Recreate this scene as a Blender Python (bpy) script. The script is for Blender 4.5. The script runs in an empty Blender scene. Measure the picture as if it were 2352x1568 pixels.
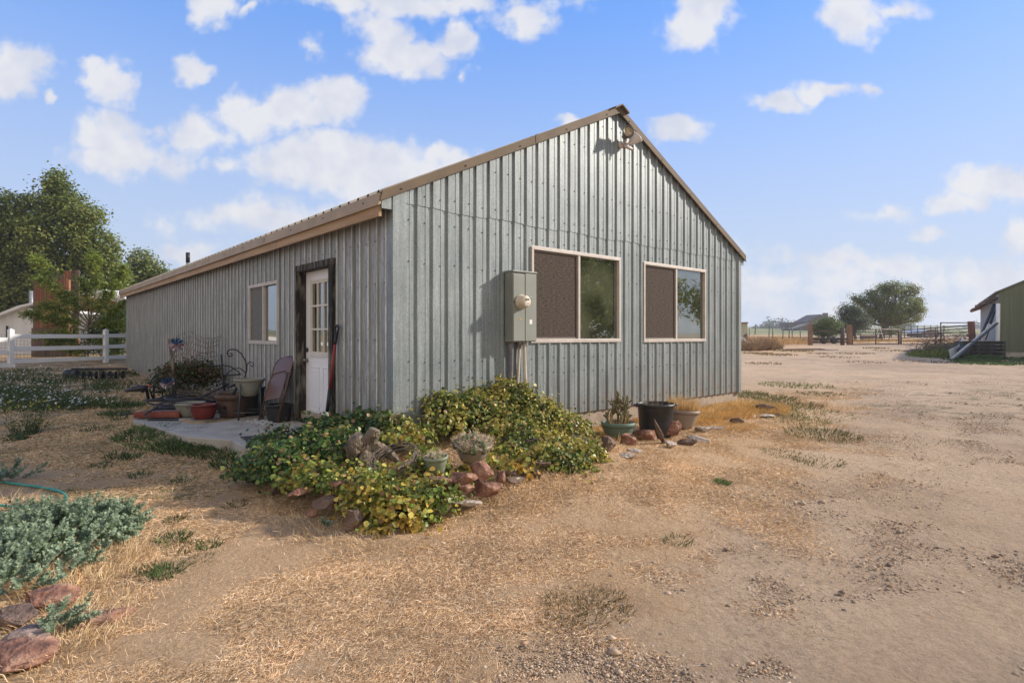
import bpy, math, random
import numpy as np
from mathutils import Vector, Matrix, Euler, noise as mn

# ------------------------------------------------------------------ camera, light, exposure
scn = bpy.context.scene
F, CX, CY, EYE = 1324.0, 1176.0, 769.0, 1.56      # focal length and horizon measured in the photo at 2352 px width
cam_d = bpy.data.cameras.new('camera'); cam = bpy.data.objects.new('camera', cam_d)
scn.collection.objects.link(cam); scn.camera = cam
cam_d.sensor_width = 36; cam_d.lens = 36 * F / 2352
cam_d.shift_y = (CY - 784) / 2352
cam_d.clip_start = .05; cam_d.clip_end = 3000
cam.location = (0, 0, EYE); cam.rotation_euler = (math.radians(90), 0, 0)

SUN_AZ, SUN_EL = math.radians(75.2), math.radians(27)
sun_d = bpy.data.lights.new('sun', 'SUN'); sun_d.energy = 4.3; sun_d.angle = math.radians(2.6); sun_d.color = (1, .90, .78)
sun = bpy.data.objects.new('sun', sun_d); scn.collection.objects.link(sun)
sdir = Vector((math.sin(SUN_AZ) * math.cos(SUN_EL), math.cos(SUN_AZ) * math.cos(SUN_EL), math.sin(SUN_EL)))
sun.rotation_euler = sdir.to_track_quat('Z', 'Y').to_euler(); sun.location = (30, 8, 20)
scn.view_settings.view_transform = 'Standard'; scn.view_settings.look = 'None'
scn.view_settings.exposure = 0.5; scn.view_settings.gamma = 1
scn.cycles.max_bounces = 6; scn.cycles.diffuse_bounces = 3; scn.cycles.glossy_bounces = 3; scn.cycles.transmission_bounces = 2

def make_world():
    w = bpy.data.worlds.new('World'); scn.world = w; w.use_nodes = True
    nt = w.node_tree; N = nt.nodes; Lk = nt.links; N.clear()
    def nd(t, **k):
        n = N.new(t)
        for a, b in k.items(): setattr(n, a, b)
        return n
    def mth(op, a, b=None, clamp=False):
        n = nd('ShaderNodeMath', operation=op); n.use_clamp = clamp
        for i, v in enumerate((a, b)):
            if v is None: continue
            if isinstance(v, (int, float)): n.inputs[i].default_value = v
            else: Lk.new(v, n.inputs[i])
        return n.outputs[0]
    def vm(op, a, b=None):
        n = nd('ShaderNodeVectorMath', operation=op)
        for i, v in enumerate((a, b)):
            if v is None: continue
            if isinstance(v, tuple): n.inputs[i].default_value = v
            else: Lk.new(v, n.inputs[i])
        return n
    out = nd('ShaderNodeOutputWorld'); bg = nd('ShaderNodeBackground'); bg.inputs[1].default_value = .15
    sky = nd('ShaderNodeTexSky', sky_type='NISHITA'); sky.sun_disc = False
    sky.sun_elevation = SUN_EL; sky.sun_rotation = SUN_AZ; sky.air_density = 1.0; sky.dust_density = .6; sky.ozone_density = 1.6
    tc = nd('ShaderNodeTexCoord'); sp = nd('ShaderNodeSeparateXYZ'); Lk.new(tc.outputs['Generated'], sp.inputs[0])
    y = mth('MAXIMUM', sp.outputs[1], .04)
    u = mth('DIVIDE', sp.outputs[0], y); v = mth('DIVIDE', sp.outputs[2], y)
    cb = nd('ShaderNodeCombineXYZ'); Lk.new(u, cb.inputs[0]); Lk.new(v, cb.inputs[1])
    n1 = nd('ShaderNodeTexNoise'); n1.inputs['Scale'].default_value = 9; n1.inputs['Detail'].default_value = 3; n1.inputs['Roughness'].default_value = .62
    Lk.new(cb.outputs[0], n1.inputs['Vector'])
    w1 = vm('SUBTRACT', n1.outputs['Color'], (.5, .5, .5)); w2 = vm('MULTIPLY', w1.outputs[0], (.11, .09, 0)); pw = vm('ADD', cb.outputs[0], w2.outputs[0])
    blobs = [(30,150,85,60,1),(115,213,26,18,.8),(255,190,60,55,1),(232,150,35,25,.8),(445,155,45,28,.9),(490,15,65,55,1),(575,32,25,16,.7),
        (640,260,150,60,1),(470,300,100,45,.9),(770,230,70,62,1),(560,225,60,35,.8),(240,310,80,60,.9),(280,360,125,55,1),(340,295,45,22,.5),
        (790,365,230,68,1.1),(1040,355,80,34,.9),(520,372,45,30,.8),(920,400,180,60,1),(620,495,210,50,.75),(420,580,160,28,.45),
        (930,125,130,42,1),(1045,100,58,42,1),(880,75,70,70,.8),(960,12,330,30,.8),(1190,40,90,45,.8),(708,105,34,28,.5),(1070,170,22,18,.5),
        (1610,40,78,75,1),(1960,35,80,65,1),(2070,15,60,30,.5),(1540,292,75,36,.9),(1790,240,75,26,.85),(1900,218,75,26,.85),(1982,212,32,20,.7),
        (1310,280,35,18,.8),(2300,425,110,48,1),(2200,465,80,30,.8),(2030,488,60,28,.55),(2125,540,48,24,.8),(2340,548,60,42,.8),
        (1950,600,280,30,.55),(1800,660,320,60,.5),(2250,640,180,70,.5),(2050,720,420,50,.5),(400,510,60,25,.3),(1500,640,260,60,.35)]
    cur = None
    for (px, py, rx, ry, wt) in blobs:
        s = vm('SUBTRACT', pw.outputs[0], ((px - CX) / F, (CY - py) / F, 0))
        m = vm('MULTIPLY', s.outputs[0], (F / (rx * 1.25), F / (ry * 1.25), 0)); l = vm('LENGTH', m.outputs[0])
        d = mth('MULTIPLY', mth('SUBTRACT', 1.0, l.outputs['Value']), wt)
        cur = d if cur is None else mth('MAXIMUM', cur, d)
    n2 = nd('ShaderNodeTexNoise'); n2.inputs['Scale'].default_value = 15; n2.inputs['Detail'].default_value = 6; n2.inputs['Roughness'].default_value = .6
    Lk.new(cb.outputs[0], n2.inputs['Vector'])
    dd = mth('ADD', cur, mth('MULTIPLY', mth('SUBTRACT', n2.outputs['Fac'], .52), 1.5))
    mr = nd('ShaderNodeMapRange', interpolation_type='SMOOTHSTEP'); mr.inputs[1].default_value = -.03; mr.inputs[2].default_value = .52
    Lk.new(dd, mr.inputs[0])
    front = nd('ShaderNodeMapRange'); front.inputs[1].default_value = .05; front.inputs[2].default_value = .2; Lk.new(sp.outputs[1], front.inputs[0])
    fac = mth('MULTIPLY', mth('MULTIPLY', mr.outputs[0], front.outputs[0]), .93)
    n3 = n1
    cr = nd('ShaderNodeValToRGB'); cr.color_ramp.elements[0].position = .36; cr.color_ramp.elements[0].color = (.76, .79, .90, 1)
    cr.color_ramp.elements[1].position = .56; cr.color_ramp.elements[1].color = (.93, .93, .96, 1); Lk.new(n3.outputs['Fac'], cr.inputs[0])
    cs = vm('SCALE', cr.outputs[0]); cs.inputs['Scale'].default_value = 4.3
    tint = nd('ShaderNodeMix', data_type='RGBA', blend_type='MULTIPLY'); tint.inputs[0].default_value = 1
    Lk.new(sky.outputs[0], tint.inputs[6]); tint.inputs[7].default_value = SKY_TINT
    lift = nd('ShaderNodeMix', data_type='RGBA'); lift.inputs[0].default_value = .72; Lk.new(tint.outputs[2], lift.inputs[6]); lift.inputs[7].default_value = (.50, 1.62, 4.35, 1)
    # pale air close to the horizon
    hz = nd('ShaderNodeMapRange', interpolation_type='SMOOTHSTEP'); hz.inputs[1].default_value = .0; hz.inputs[2].default_value = .62
    hz.inputs[3].default_value = .97; hz.inputs[4].default_value = 0; Lk.new(sp.outputs[2], hz.inputs[0])
    hm = nd('ShaderNodeMix', data_type='RGBA'); Lk.new(hz.outputs[0], hm.inputs[0]); Lk.new(lift.outputs[2], hm.inputs[6]); hm.inputs[7].default_value = (2.8, 3.25, 3.95, 1)
    mx = nd('ShaderNodeMix', data_type='RGBA'); Lk.new(fac, mx.inputs[0]); Lk.new(hm.outputs[2], mx.inputs[6]); Lk.new(cs.outputs[0], mx.inputs[7])
    # added neutral fill: bright overcast mixed into the unseen sky behind the viewer
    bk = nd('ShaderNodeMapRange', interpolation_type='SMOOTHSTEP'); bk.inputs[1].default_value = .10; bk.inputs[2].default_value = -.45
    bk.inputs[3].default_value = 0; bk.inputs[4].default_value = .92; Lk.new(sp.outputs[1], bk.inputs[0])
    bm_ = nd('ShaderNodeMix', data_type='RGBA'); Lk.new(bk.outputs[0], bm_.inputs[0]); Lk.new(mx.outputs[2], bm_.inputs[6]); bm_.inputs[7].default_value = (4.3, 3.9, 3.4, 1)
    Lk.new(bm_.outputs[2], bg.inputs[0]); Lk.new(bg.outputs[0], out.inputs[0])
SKY_TINT = (.72, 1.0, 1.5, 1)
make_world()

# ------------------------------------------------------------------ helpers
R = random.Random(7); rng = np.random.default_rng(11)
def sst(a, b, x):
    t = min(1, max(0, (x - a) / (b - a))); return t * t * (3 - 2 * t)
def sstn(a, b, x):
    t = np.clip((x - a) / (b - a), 0, 1); return t * t * (3 - 2 * t)
U = Vector((.7506, .6607, 0)); V = Vector((-.6607, .7506, 0))
ZS = .474                                                    # bottom edge of the siding
CR = Vector((-1.257, 6.141, 0))                              # the near corner of the building
ANG = math.atan2(.6607, .7506)
def S(px):
    r = (px - CX) / F; return (r * CR.y - CR.x) / (U.x - U.y * r)
def T(px):
    r = (px - CX) / F; return (CR.x - CR.y * r) / (V.y * r - V.x)
def W(px, py, D): return Vector(((px - CX) / F * D, D, EYE - (py - CY) / F * D))
def Hn(x, y):
    x = np.asarray(x, float); y = np.asarray(y, float)
    z = .0165 * np.clip(y, 0, 900) * sstn(2.5, 9, y)
    z = z + .30 * sstn(-10.5, -15, x) * sstn(9, 17, y) * sstn(60, 30, y)
    z = z + .205 * np.exp(-(((x + 4.2) ** 2) + (y - 7.9) ** 2) / 5.2)
    z = z + .26 * np.exp(-(((x + .3) / 1.9) ** 2 + ((y - 6.2) / 1.15) ** 2) ** 1.6)       # planting bed
    a = (x - CR.x) * U.x + (y - CR.y) * U.y; b = -((x - CR.x) * V.x + (y - CR.y) * V.y)
    z = z + .07 * sstn(2.4, .2, np.abs(b - .3)) * sstn(-.5, 1, a) * sstn(9.5, 6.8, a)
    return z
def H(x, y): return float(Hn(x, y))
def G(px, py, z=None):
    if z is not None:
        D = F * (EYE - z) / (py - CY); return Vector(((px - CX) / F * D, D, z))
    lo, hi = 1.0, 300.0
    for D in np.geomspace(1.2, 400, 400):
        x = (px - CX) / F * D
        if EYE - (py - CY) / F * D <= H(x, D): break
    lo = D / 1.02; hi = D
    for _ in range(30):
        m = (lo + hi) / 2
        if EYE - (py - CY) / F * m <= H((px - CX) / F * m, m): hi = m
        else: lo = m
    return Vector(((px - CX) / F * hi, hi, H((px - CX) / F * hi, hi)))

# ---- materials
MT = {}
def pm(name, c1, c2=None, scale=6, rough=.7, metal=0, bump=0, bscale=None, stretch=(1, 1, 1), spec=.4, attr=None, c3=None, vor=0, detail=6, lo=.35, hi=.65, coord='Object', dirt=False, streak=0):
    if name in MT: return MT[name]
    m = bpy.data.materials.new(name); m.use_nodes = True; nt = m.node_tree; N = nt.nodes; L = nt.links
    b = N['Principled BSDF']; b.inputs['Roughness'].default_value = rough; b.inputs['Metallic'].default_value = metal
    b.inputs['Specular IOR Level'].default_value = spec
    tc = N.new('ShaderNodeTexCoord'); mp = N.new('ShaderNodeMapping'); mp.inputs['Scale'].default_value = stretch
    L.new(tc.outputs[coord], mp.inputs[0])
    n = N.new('ShaderNodeTexNoise'); n.inputs['Scale'].default_value = scale; n.inputs['Detail'].default_value = detail; n.inputs['Roughness'].default_value = .6
    L.new(mp.outputs[0], n.inputs['Vector'])
    cr = N.new('ShaderNodeValToRGB'); e = cr.color_ramp.elements
    e[0].position = lo; e[0].color = (*c1, 1); e[1].position = hi; e[1].color = (*(c2 or c1), 1)
    if c3: q = e.new((lo + hi) / 2); q.color = (*c3, 1)
    L.new(n.outputs['Fac'], cr.inputs[0]); col = cr.outputs[0]
    if vor:
        vo = N.new('ShaderNodeTexVoronoi'); vo.inputs['Scale'].default_value = vor; L.new(mp.outputs[0], vo.inputs['Vector'])
        mr = N.new('ShaderNodeMapRange'); mr.inputs[3].default_value = .78; mr.inputs[4].default_value = 1.2
        sx = N.new('ShaderNodeSeparateXYZ'); L.new(vo.outputs['Color'], sx.inputs[0]); L.new(sx.outputs[0], mr.inputs[0])
        mm = N.new('ShaderNodeVectorMath'); mm.operation = 'SCALE'; L.new(col, mm.inputs[0]); L.new(mr.outputs[0], mm.inputs['Scale']); col = mm.outputs[0]
    if attr:
        at = N.new('ShaderNodeAttribute'); at.attribute_name = 'Col'
        mx = N.new('ShaderNodeMix'); mx.data_type = 'RGBA'; mx.blend_type = 'MULTIPLY'; mx.inputs[0].default_value = 1
        L.new(at.outputs['Color'], mx.inputs[6]); L.new(col, mx.inputs[7]); col = mx.outputs[2]
    if streak:
        ms = N.new('ShaderNodeMapping'); ms.inputs['Scale'].default_value = (1, 1, .045); L.new(tc.outputs['Object'], ms.inputs[0])
        ns = N.new('ShaderNodeTexNoise'); ns.inputs['Scale'].default_value = 26; ns.inputs['Detail'].default_value = 5; ns.inputs['Roughness'].default_value = .7; L.new(ms.outputs[0], ns.inputs['Vector'])
        r1 = N.new('ShaderNodeValToRGB'); e1 = r1.color_ramp.elements; e1[0].position = .34; e1[0].color = (1 - streak * .6,) * 3 + (1,); e1[1].position = .70; e1[1].color = (1 + streak,) * 3 + (1,); q1 = e1.new(.5); q1.color = (1, 1, 1, 1); L.new(ns.outputs['Fac'], r1.inputs[0])
        mv = N.new('ShaderNodeVectorMath'); mv.operation = 'MULTIPLY'; L.new(col, mv.inputs[0]); L.new(r1.outputs[0], mv.inputs[1]); col = mv.outputs[0]
    if dirt:
        g = N.new('ShaderNodeNewGeometry'); sz = N.new('ShaderNodeSeparateXYZ'); L.new(g.outputs['Position'], sz.inputs[0])
        m1 = N.new('ShaderNodeMapRange'); m1.interpolation_type = 'SMOOTHSTEP'; m1.inputs[1].default_value = .35; m1.inputs[2].default_value = 1.25; m1.inputs[3].default_value = .85; m1.inputs[4].default_value = 0; L.new(sz.outputs[2], m1.inputs[0])
        nn = N.new('ShaderNodeTexNoise'); nn.inputs['Scale'].default_value = 4; nn.inputs['Detail'].default_value = 7; nn.inputs['Roughness'].default_value = .7; L.new(g.outputs['Position'], nn.inputs['Vector'])
        m2 = N.new('ShaderNodeMapRange'); m2.inputs[1].default_value = .38; m2.inputs[2].default_value = .68; L.new(nn.outputs['Fac'], m2.inputs[0])
        mm2 = N.new('ShaderNodeMath'); mm2.operation = 'MULTIPLY'; L.new(m1.outputs[0], mm2.inputs[0]); L.new(m2.outputs[0], mm2.inputs[1])
        md = N.new('ShaderNodeMix'); md.data_type = 'RGBA'; L.new(mm2.outputs[0], md.inputs[0]); L.new(col, md.inputs[6]); md.inputs[7].default_value = (.25, .205, .165, 1); col = md.outputs[2]
    L.new(col, b.inputs['Base Color'])
    if bump:
        n2 = N.new('ShaderNodeTexNoise'); n2.inputs['Scale'].default_value = bscale or scale * 4; n2.inputs['Detail'].default_value = 6
        L.new(mp.outputs[0], n2.inputs['Vector'])
        bp = N.new('ShaderNodeBump'); bp.inputs['Strength'].default_value = min(1, bump); bp.inputs['Distance'].default_value = .02 * max(1, bump)
        L.new(n2.outputs['Fac'], bp.inputs['Height']); L.new(bp.outputs[0], b.inputs['Normal'])
    MT[name] = m; return m
def leafmat(name, trans=.42, rough=.55, c=(1, 1, 1)):
    if name in MT: return MT[name]
    m = bpy.data.materials.new(name); m.use_nodes = True; nt = m.node_tree; N = nt.nodes; L = nt.links
    b = N['Principled BSDF']; b.inputs['Roughness'].default_value = rough; b.inputs['Specular IOR Level'].default_value = .35
    at = N.new('ShaderNodeAttribute'); at.attribute_name = 'Col'
    n = N.new('ShaderNodeTexNoise'); n.inputs['Scale'].default_value = 3.0; n.inputs['Detail'].default_value = 3
    tc = N.new('ShaderNodeTexCoord'); L.new(tc.outputs['Object'], n.inputs['Vector'])
    mr = N.new('ShaderNodeMapRange'); mr.inputs[3].default_value = .7; mr.inputs[4].default_value = 1.3; L.new(n.outputs['Fac'], mr.inputs[0])
    sc = N.new('ShaderNodeVectorMath'); sc.operation = 'SCALE'; L.new(at.outputs['Color'], sc.inputs[0]); L.new(mr.outputs[0], sc.inputs['Scale'])
    L.new(sc.outputs[0], b.inputs['Base Color'])
    t = N.new('ShaderNodeBsdfTranslucent'); L.new(sc.outputs[0], t.inputs[0])
    mx = N.new('ShaderNodeMixShader'); mx.inputs[0].default_value = trans
    L.new(b.outputs[0], mx.inputs[1]); L.new(t.outputs[0], mx.inputs[2]); L.new(mx.outputs[0], N['Material Output'].inputs[0])
    MT[name] = m; return m

def tag(o, label=None, cat=None, group=None, kind=None):
    if label: o['label'] = label
    if cat: o['category'] = cat
    if group: o['group'] = group
    if kind: o['kind'] = kind
    return o
def thing(name, loc, label, cat, group=None, rz=0, rot=None):
    o = bpy.data.objects.new(name, None); scn.collection.objects.link(o); o.location = loc
    o.rotation_euler = rot or (0, 0, rz); o.empty_display_size = .2
    return tag(o, label, cat, group)

class MB:
    def __init__(s): s.v = []; s.f = []; s.m = []; s.sm = []
    def add(s, vs, fs, mat=0, smooth=False):
        k = len(s.v); s.v += [tuple(p) for p in vs]
        for f in fs: s.f.append(tuple(i + k for i in f)); s.m.append(mat); s.sm.append(smooth)
        return s
    def box(s, c, sz, rot=None, mat=0):
        M = (Euler(rot).to_matrix() if rot else Matrix.Identity(3)); c = Vector(c); h = Vector(sz) / 2
        vs = [c + M @ Vector((a * h.x, b * h.y, d * h.z)) for d in (-1, 1) for b in (-1, 1) for a in (-1, 1)]
        return s.add(vs, [(0, 2, 3, 1), (4, 5, 7, 6), (0, 1, 5, 4), (2, 6, 7, 3), (0, 4, 6, 2), (1, 3, 7, 5)], mat)
    def bb(s, x0, x1, y0, y1, z0, z1, mat=0):
        return s.box(((x0 + x1) / 2, (y0 + y1) / 2, (z0 + z1) / 2), (abs(x1 - x0), abs(y1 - y0), abs(z1 - z0)), None, mat)
    def bar(s, a, b, w, h, up=(0, 0, 1), mat=0):
        a = Vector(a); b = Vector(b); d = (b - a).normalized(); up = Vector(up)
        if abs(d.dot(up)) > .99: up = Vector((0, 1, 0))
        x = d.cross(up).normalized(); y = x.cross(d)
        vs = [p + x * (i * w / 2) + y * (j * h / 2) for p in (a, b) for (i, j) in ((-1, -1), (1, -1), (1, 1), (-1, 1))]
        return s.add(vs, [(3, 2, 1, 0), (4, 5, 6, 7), (0, 1, 5, 4), (1, 2, 6, 5), (2, 3, 7, 6), (3, 0, 4, 7)], mat)
    def tube(s, pts, r, seg=8, mat=0, cap=True, closed=False):
        pts = [Vector(p) for p in pts]; n = len(pts); rs = r if isinstance(r, (list, tuple)) else [r] * n
        vs = []; prev = None
        for i, p in enumerate(pts):
            if closed: d = pts[(i + 1) % n] - pts[i - 1]
            else: d = pts[min(i + 1, n - 1)] - pts[max(i - 1, 0)]
            if d.length < 1e-9: d = Vector((0, 0, 1))
            d.normalize()
            if prev is None:
                a = Vector((0, 0, 1)) if abs(d.z) < .9 else Vector((1, 0, 0)); x = d.cross(a).normalized()
            else:
                x = (prev - d * prev.dot(d)); x = x.normalized() if x.length > 1e-6 else d.orthogonal().normalized()
            prev = x; y = d.cross(x)
            for k in range(seg):
                t = 2 * math.pi * k / seg; vs.append(p + (x * math.cos(t) + y * math.sin(t)) * rs[i])
        fs = []
        for i in range(n if closed else n - 1):
            j = (i + 1) % n
            for k in range(seg):
                l = (k + 1) % seg; fs.append((i * seg + k, i * seg + l, j * seg + l, j * seg + k))
        if cap and not closed: fs += [tuple(range(seg - 1, -1, -1)), tuple((n - 1) * seg + k for k in range(seg))]
        return s.add(vs, fs, mat, True)
    def lathe(s, prof, c=(0, 0, 0), seg=32, mat=0, wob=0, rot=None):
        vs = []; c = Vector(c); M = Euler(rot).to_matrix() if rot else Matrix.Identity(3)
        for (r, z) in prof:
            for k in range(seg):
                t = 2 * math.pi * k / seg; q = r * (1 + wob * math.sin(3 * t + 1)); vs.append(c + M @ Vector((q * math.cos(t), q * math.sin(t), z)))
        fs = [(i * seg + k, i * seg + (k + 1) % seg, (i + 1) * seg + (k + 1) % seg, (i + 1) * seg + k) for i in range(len(prof) - 1) for k in range(seg)]
        fs += [tuple(range(seg - 1, -1, -1)), tuple((len(prof) - 1) * seg + k for k in range(seg))]
        return s.add(vs, fs, mat, True)
    def prism(s, poly, ext, mat=0):
        poly = [Vector(p) for p in poly]; ext = Vector(ext); n = len(poly)
        fs = [tuple(range(n - 1, -1, -1)), tuple(range(n, 2 * n))] + [(i, (i + 1) % n, n + (i + 1) % n, n + i) for i in range(n)]
        return s.add(poly + [p + ext for p in poly], fs, mat)
    def rock(s, c, sz, seed=0, rot=(0, 0, 0), mat=0, sub=3, rough=.22, planes=12):
        import bmesh
        bm = bmesh.new(); bmesh.ops.create_icosphere(bm, subdivisions=sub, radius=1.0)
        rr = random.Random(seed); cuts = []
        for _ in range(planes):
            d = Vector((rr.gauss(0, 1), rr.gauss(0, 1), rr.gauss(0, .8))).normalized(); cuts.append((d, rr.uniform(.42, .7)))
        cuts += [(Vector((0, 0, 1)), .7), (Vector((0, 0, -1)), .75)]
        M = Euler(rot).to_matrix(); c = Vector(c); off = Vector((seed * 3.1, seed * 1.7, 0)); out = []
        for v in bm.verts:
            p = v.co.copy()
            for d, k in cuts:
                t = p.dot(d)
                if t > k: p -= d * (t - k)
            q = v.co
            p *= 1 + rough * .5 * mn.noise(q * 2.2 + off) + rough * .35 * mn.noise(q * 6 + off)
            out.append(c + M @ Vector((p.x * sz[0] / 1.4, p.y * sz[1] / 1.4, p.z * sz[2] / 1.4)))
        fs = [tuple(v.index for v in f.verts) for f in bm.faces]; bm.free()
        return s.add(out, fs, mat, False)
    def build(s, name, mats, parent=None, label=None, cat=None, group=None, kind=None, bevel=0):
        me = bpy.data.meshes.new(name); me.from_pydata(s.v, [], s.f)
        mats = mats if isinstance(mats, (list, tuple)) else [mats]
        for m in mats: me.materials.append(m)
        me.polygons.foreach_set('material_index', s.m); me.polygons.foreach_set('use_smooth', s.sm); me.update()
        o = bpy.data.objects.new(name, me); scn.collection.objects.link(o)
        if parent: o.parent = parent
        if bevel:
            b = o.modifiers.new('bevel', 'BEVEL'); b.width = bevel; b.segments = 2; b.limit_method = 'ANGLE'
        return tag(o, label, cat, group, kind)

def npmesh(name, verts, faces, cols, mat, parent=None, label=None, cat=None, group=None, kind=None, smooth=False):
    """verts (N,3), faces (M,k), cols (N,3)"""
    me = bpy.data.meshes.new(name); nv = len(verts); nf, k = faces.shape
    me.vertices.add(nv); me.vertices.foreach_set('co', np.ascontiguousarray(verts, np.float32).ravel())
    me.loops.add(nf * k); me.loops.foreach_set('vertex_index', np.ascontiguousarray(faces, np.int32).ravel())
    me.polygons.add(nf); me.polygons.foreach_set('loop_start', np.arange(0, nf * k, k, dtype=np.int32))
    me.polygons.foreach_set('loop_total', np.full(nf, k, np.int32))
    if smooth: me.polygons.foreach_set('use_smooth', np.ones(nf, bool))
    me.update(calc_edges=True)
    if cols is not None:
        a = me.color_attributes.new('Col', 'FLOAT_COLOR', 'POINT')
        a.data.foreach_set('color', np.concatenate([cols, np.ones((nv, 1))], 1).astype(np.float32).ravel())
    me.materials.append(mat); o = bpy.data.objects.new(name, me); scn.collection.objects.link(o)
    if parent: o.parent = parent
    return tag(o, label, cat, group, kind)

def norm(a): return a / np.maximum(1e-9, np.linalg.norm(a, axis=1, keepdims=True))
LEAF_NEAR = (np.array([[0, 0, 0], [.42, .28, .10], [.36, .68, .08], [0, 1, -.05], [-.36, .68, .08], [-.42, .28, .10], [0, .45, -.03]]), np.array([[0, 1, 2, 6], [6, 2, 3, 4], [0, 6, 4, 5]]))
LEAF_FAR = (np.array([[0, 0, 0], [.45, .5, .08], [0, 1, 0], [-.45, .5, .08]]), np.array([[0, 1, 2, 3]]))
LEAF_THIN = (np.array([[0, 0, 0], [.16, .45, .03], [0, 1, -.05], [-.16, .45, .03]]), np.array([[0, 1, 2, 3]]))
def leaves(P, nrm, size, cols, shape=LEAF_FAR, droop=None):
    n = len(P); nrm = norm(nrm)
    t = norm(np.cross(nrm, norm(rng.normal(size=(n, 3)))))
    if droop is not None: t = norm(t + droop); t = norm(t - nrm * (t * nrm).sum(1, keepdims=True) * .7)
    b = np.cross(nrm, t); sv, sf = shape; k = len(sv)
    v = P[:, None, :] + size[:, None, None] * (sv[None, :, 0:1] * b[:, None, :] + sv[None, :, 1:2] * t[:, None, :] + sv[None, :, 2:3] * nrm[:, None, :])
    f = sf[None] + (np.arange(n) * k)[:, None, None]
    return v.reshape(-1, 3), f.reshape(-1, sf.shape[1]), np.repeat(cols, k, 0)
def blades(P, d, L, w, cols, bend=None):
    """P base, d direction (n,3), flat quads tapering"""
    n = len(P); d = norm(d); s = norm(np.cross(d, norm(rng.normal(size=(n, 3)))))
    m = P + d * (L * .55)[:, None]; e = P + d * L[:, None]
    if bend is not None: e = e + bend
    w = w[:, None]
    v = np.stack([P - s * w, P + s * w, m + s * w * .8, m - s * w * .8, e + s * w * .2, e - s * w * .2], 1)
    f = np.array([[0, 1, 2, 3], [3, 2, 4, 5]])[None] + (np.arange(n) * 6)[:, None, None]
    return v.reshape(-1, 3), f.reshape(-1, 4), np.repeat(cols, 6, 0)
def cat3(parts):
    vs, fs, cs = [], [], []; k = 0
    for v, f, c in parts: vs.append(v); fs.append(f + k); cs.append(c); k += len(v)
    return np.concatenate(vs), np.concatenate(fs), np.concatenate(cs)
def pick(pal, n, jit=.18):
    pal = np.array(pal, float); i = rng.integers(0, len(pal), n); return np.clip(pal[i] * (1 + rng.normal(0, jit, (n, 1))) , .003, 1)
def blobpts(blobs, n, shell=.55, up=True):
    """points in the outer shell of ellipsoids (c, r); returns P, outward normal, blob index"""
    vol = np.array([b[1][0] * b[1][1] + b[1][0] * b[1][2] + b[1][1] * b[1][2] for b in blobs]); vol = vol / vol.sum()
    k = rng.choice(len(blobs), n, p=vol); d = norm(rng.normal(size=(n, 3)))
    if up: d[:, 2] = np.where(d[:, 2] < -.25, -d[:, 2], d[:, 2])
    r = 1 - (1 - shell) * rng.random(n) ** 1.6
    c = np.array([tuple(b[0]) for b in blobs])[k]; q = np.array([b[1] for b in blobs])[k]
    return c + d * q * r[:, None], norm(d / q), k

# ---- shared materials
M_TRUNK = pm('bark', (.10, .075, .05), (.22, .17, .12), 8, .9, bump=1, stretch=(1, 1, .2))
M_LEAF = leafmat('leaf'); M_LEAFN = leafmat('vine_leaf', .3, .42); M_STRAW = leafmat('straw', .12, .8)
M_WHITE = pm('white_paint', (.72, .73, .72), (.80, .80, .79), 3, .5)
M_TAN = pm('tan_trim_metal', (.125, .092, .062), (.16, .12, .08), 2.5, .7, 0, spec=.2, bump=.15, bscale=5)
M_TANL = pm('tan_eave_metal', (.32, .24, .15), (.40, .30, .195), 2.5, .5, .1, bump=.15, bscale=5)
M_WOODT = pm('tan_fascia_wood', (.34, .22, .13), (.48, .335, .21), 14, .75, bump=.4, stretch=(1, .08, 1))
M_BLK = pm('black_plastic', (.012, .012, .014), (.03, .03, .032), 5, .45)
M_IRON = pm('dark_iron', (.018, .02, .022), (.05, .052, .055), 12, .5, .5)
M_CONC = pm('concrete', (.31, .28, .24), (.44, .40, .345), 3.5, .85, bump=.4, bscale=60, c3=(.38, .345, .295))
M_FND = pm('foundation_concrete', (.30, .235, .18), (.42, .34, .27), 5, .9, bump=.5, bscale=40)
M_RUST = pm('rusty_pipe', (.13, .07, .045), (.24, .15, .10), 10, .7, .3)
M_WOODG = pm('weathered_grey_wood', (.085, .065, .045), (.34, .27, .20), 16, .9, bump=2, stretch=(1, 1, .12))
M_WOODR = pm('red_brown_wood', (.17, .06, .035), (.33, .14, .08), 6, .8, bump=.6, stretch=(1, 1, .1))
M_ROCK = pm('red_rock', (.07, .035, .025), (.44, .27, .18), 9, .9, bump=2.5, bscale=16, c3=(.24, .115, .075), lo=.3, hi=.72)
M_ROCKG = pm('grey_rock', (.26, .21, .17), (.55, .46, .38), 5, .85, bump=2.5, bscale=16, lo=.3, hi=.7)
M_ROCKD = pm('dark_rock', (.07, .045, .035), (.24, .16, .12), 6, .85, bump=2.5, bscale=18, lo=.3, hi=.7)
M_GALV = pm('galvanized_siding', (.185, .215, .225), (.25, .282, .286), 2.2, .5, .2, vor=150, stretch=(1, 1, .6), bump=.05, bscale=30, lo=.35, hi=.65, dirt=True, streak=.32)
M_GALVS = pm('weathered_galvanized_siding', (.27, .285, .287), (.62, .63, .62), 7.0, .5, .15, vor=90, stretch=(1, 1, .16), bump=.05, bscale=30, lo=.42, hi=.82, c3=(.31, .326, .328), dirt=True, streak=.45)
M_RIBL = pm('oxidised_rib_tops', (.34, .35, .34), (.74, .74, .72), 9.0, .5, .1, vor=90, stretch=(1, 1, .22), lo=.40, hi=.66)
M_RIBD = pm('darkened_rib_flank', (.17, .175, .17), (.26, .265, .26), 6.0, .5, .25, stretch=(1, 1, .2))  # flank shading put into the colour, so side wall ribs show without direct sun
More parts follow.
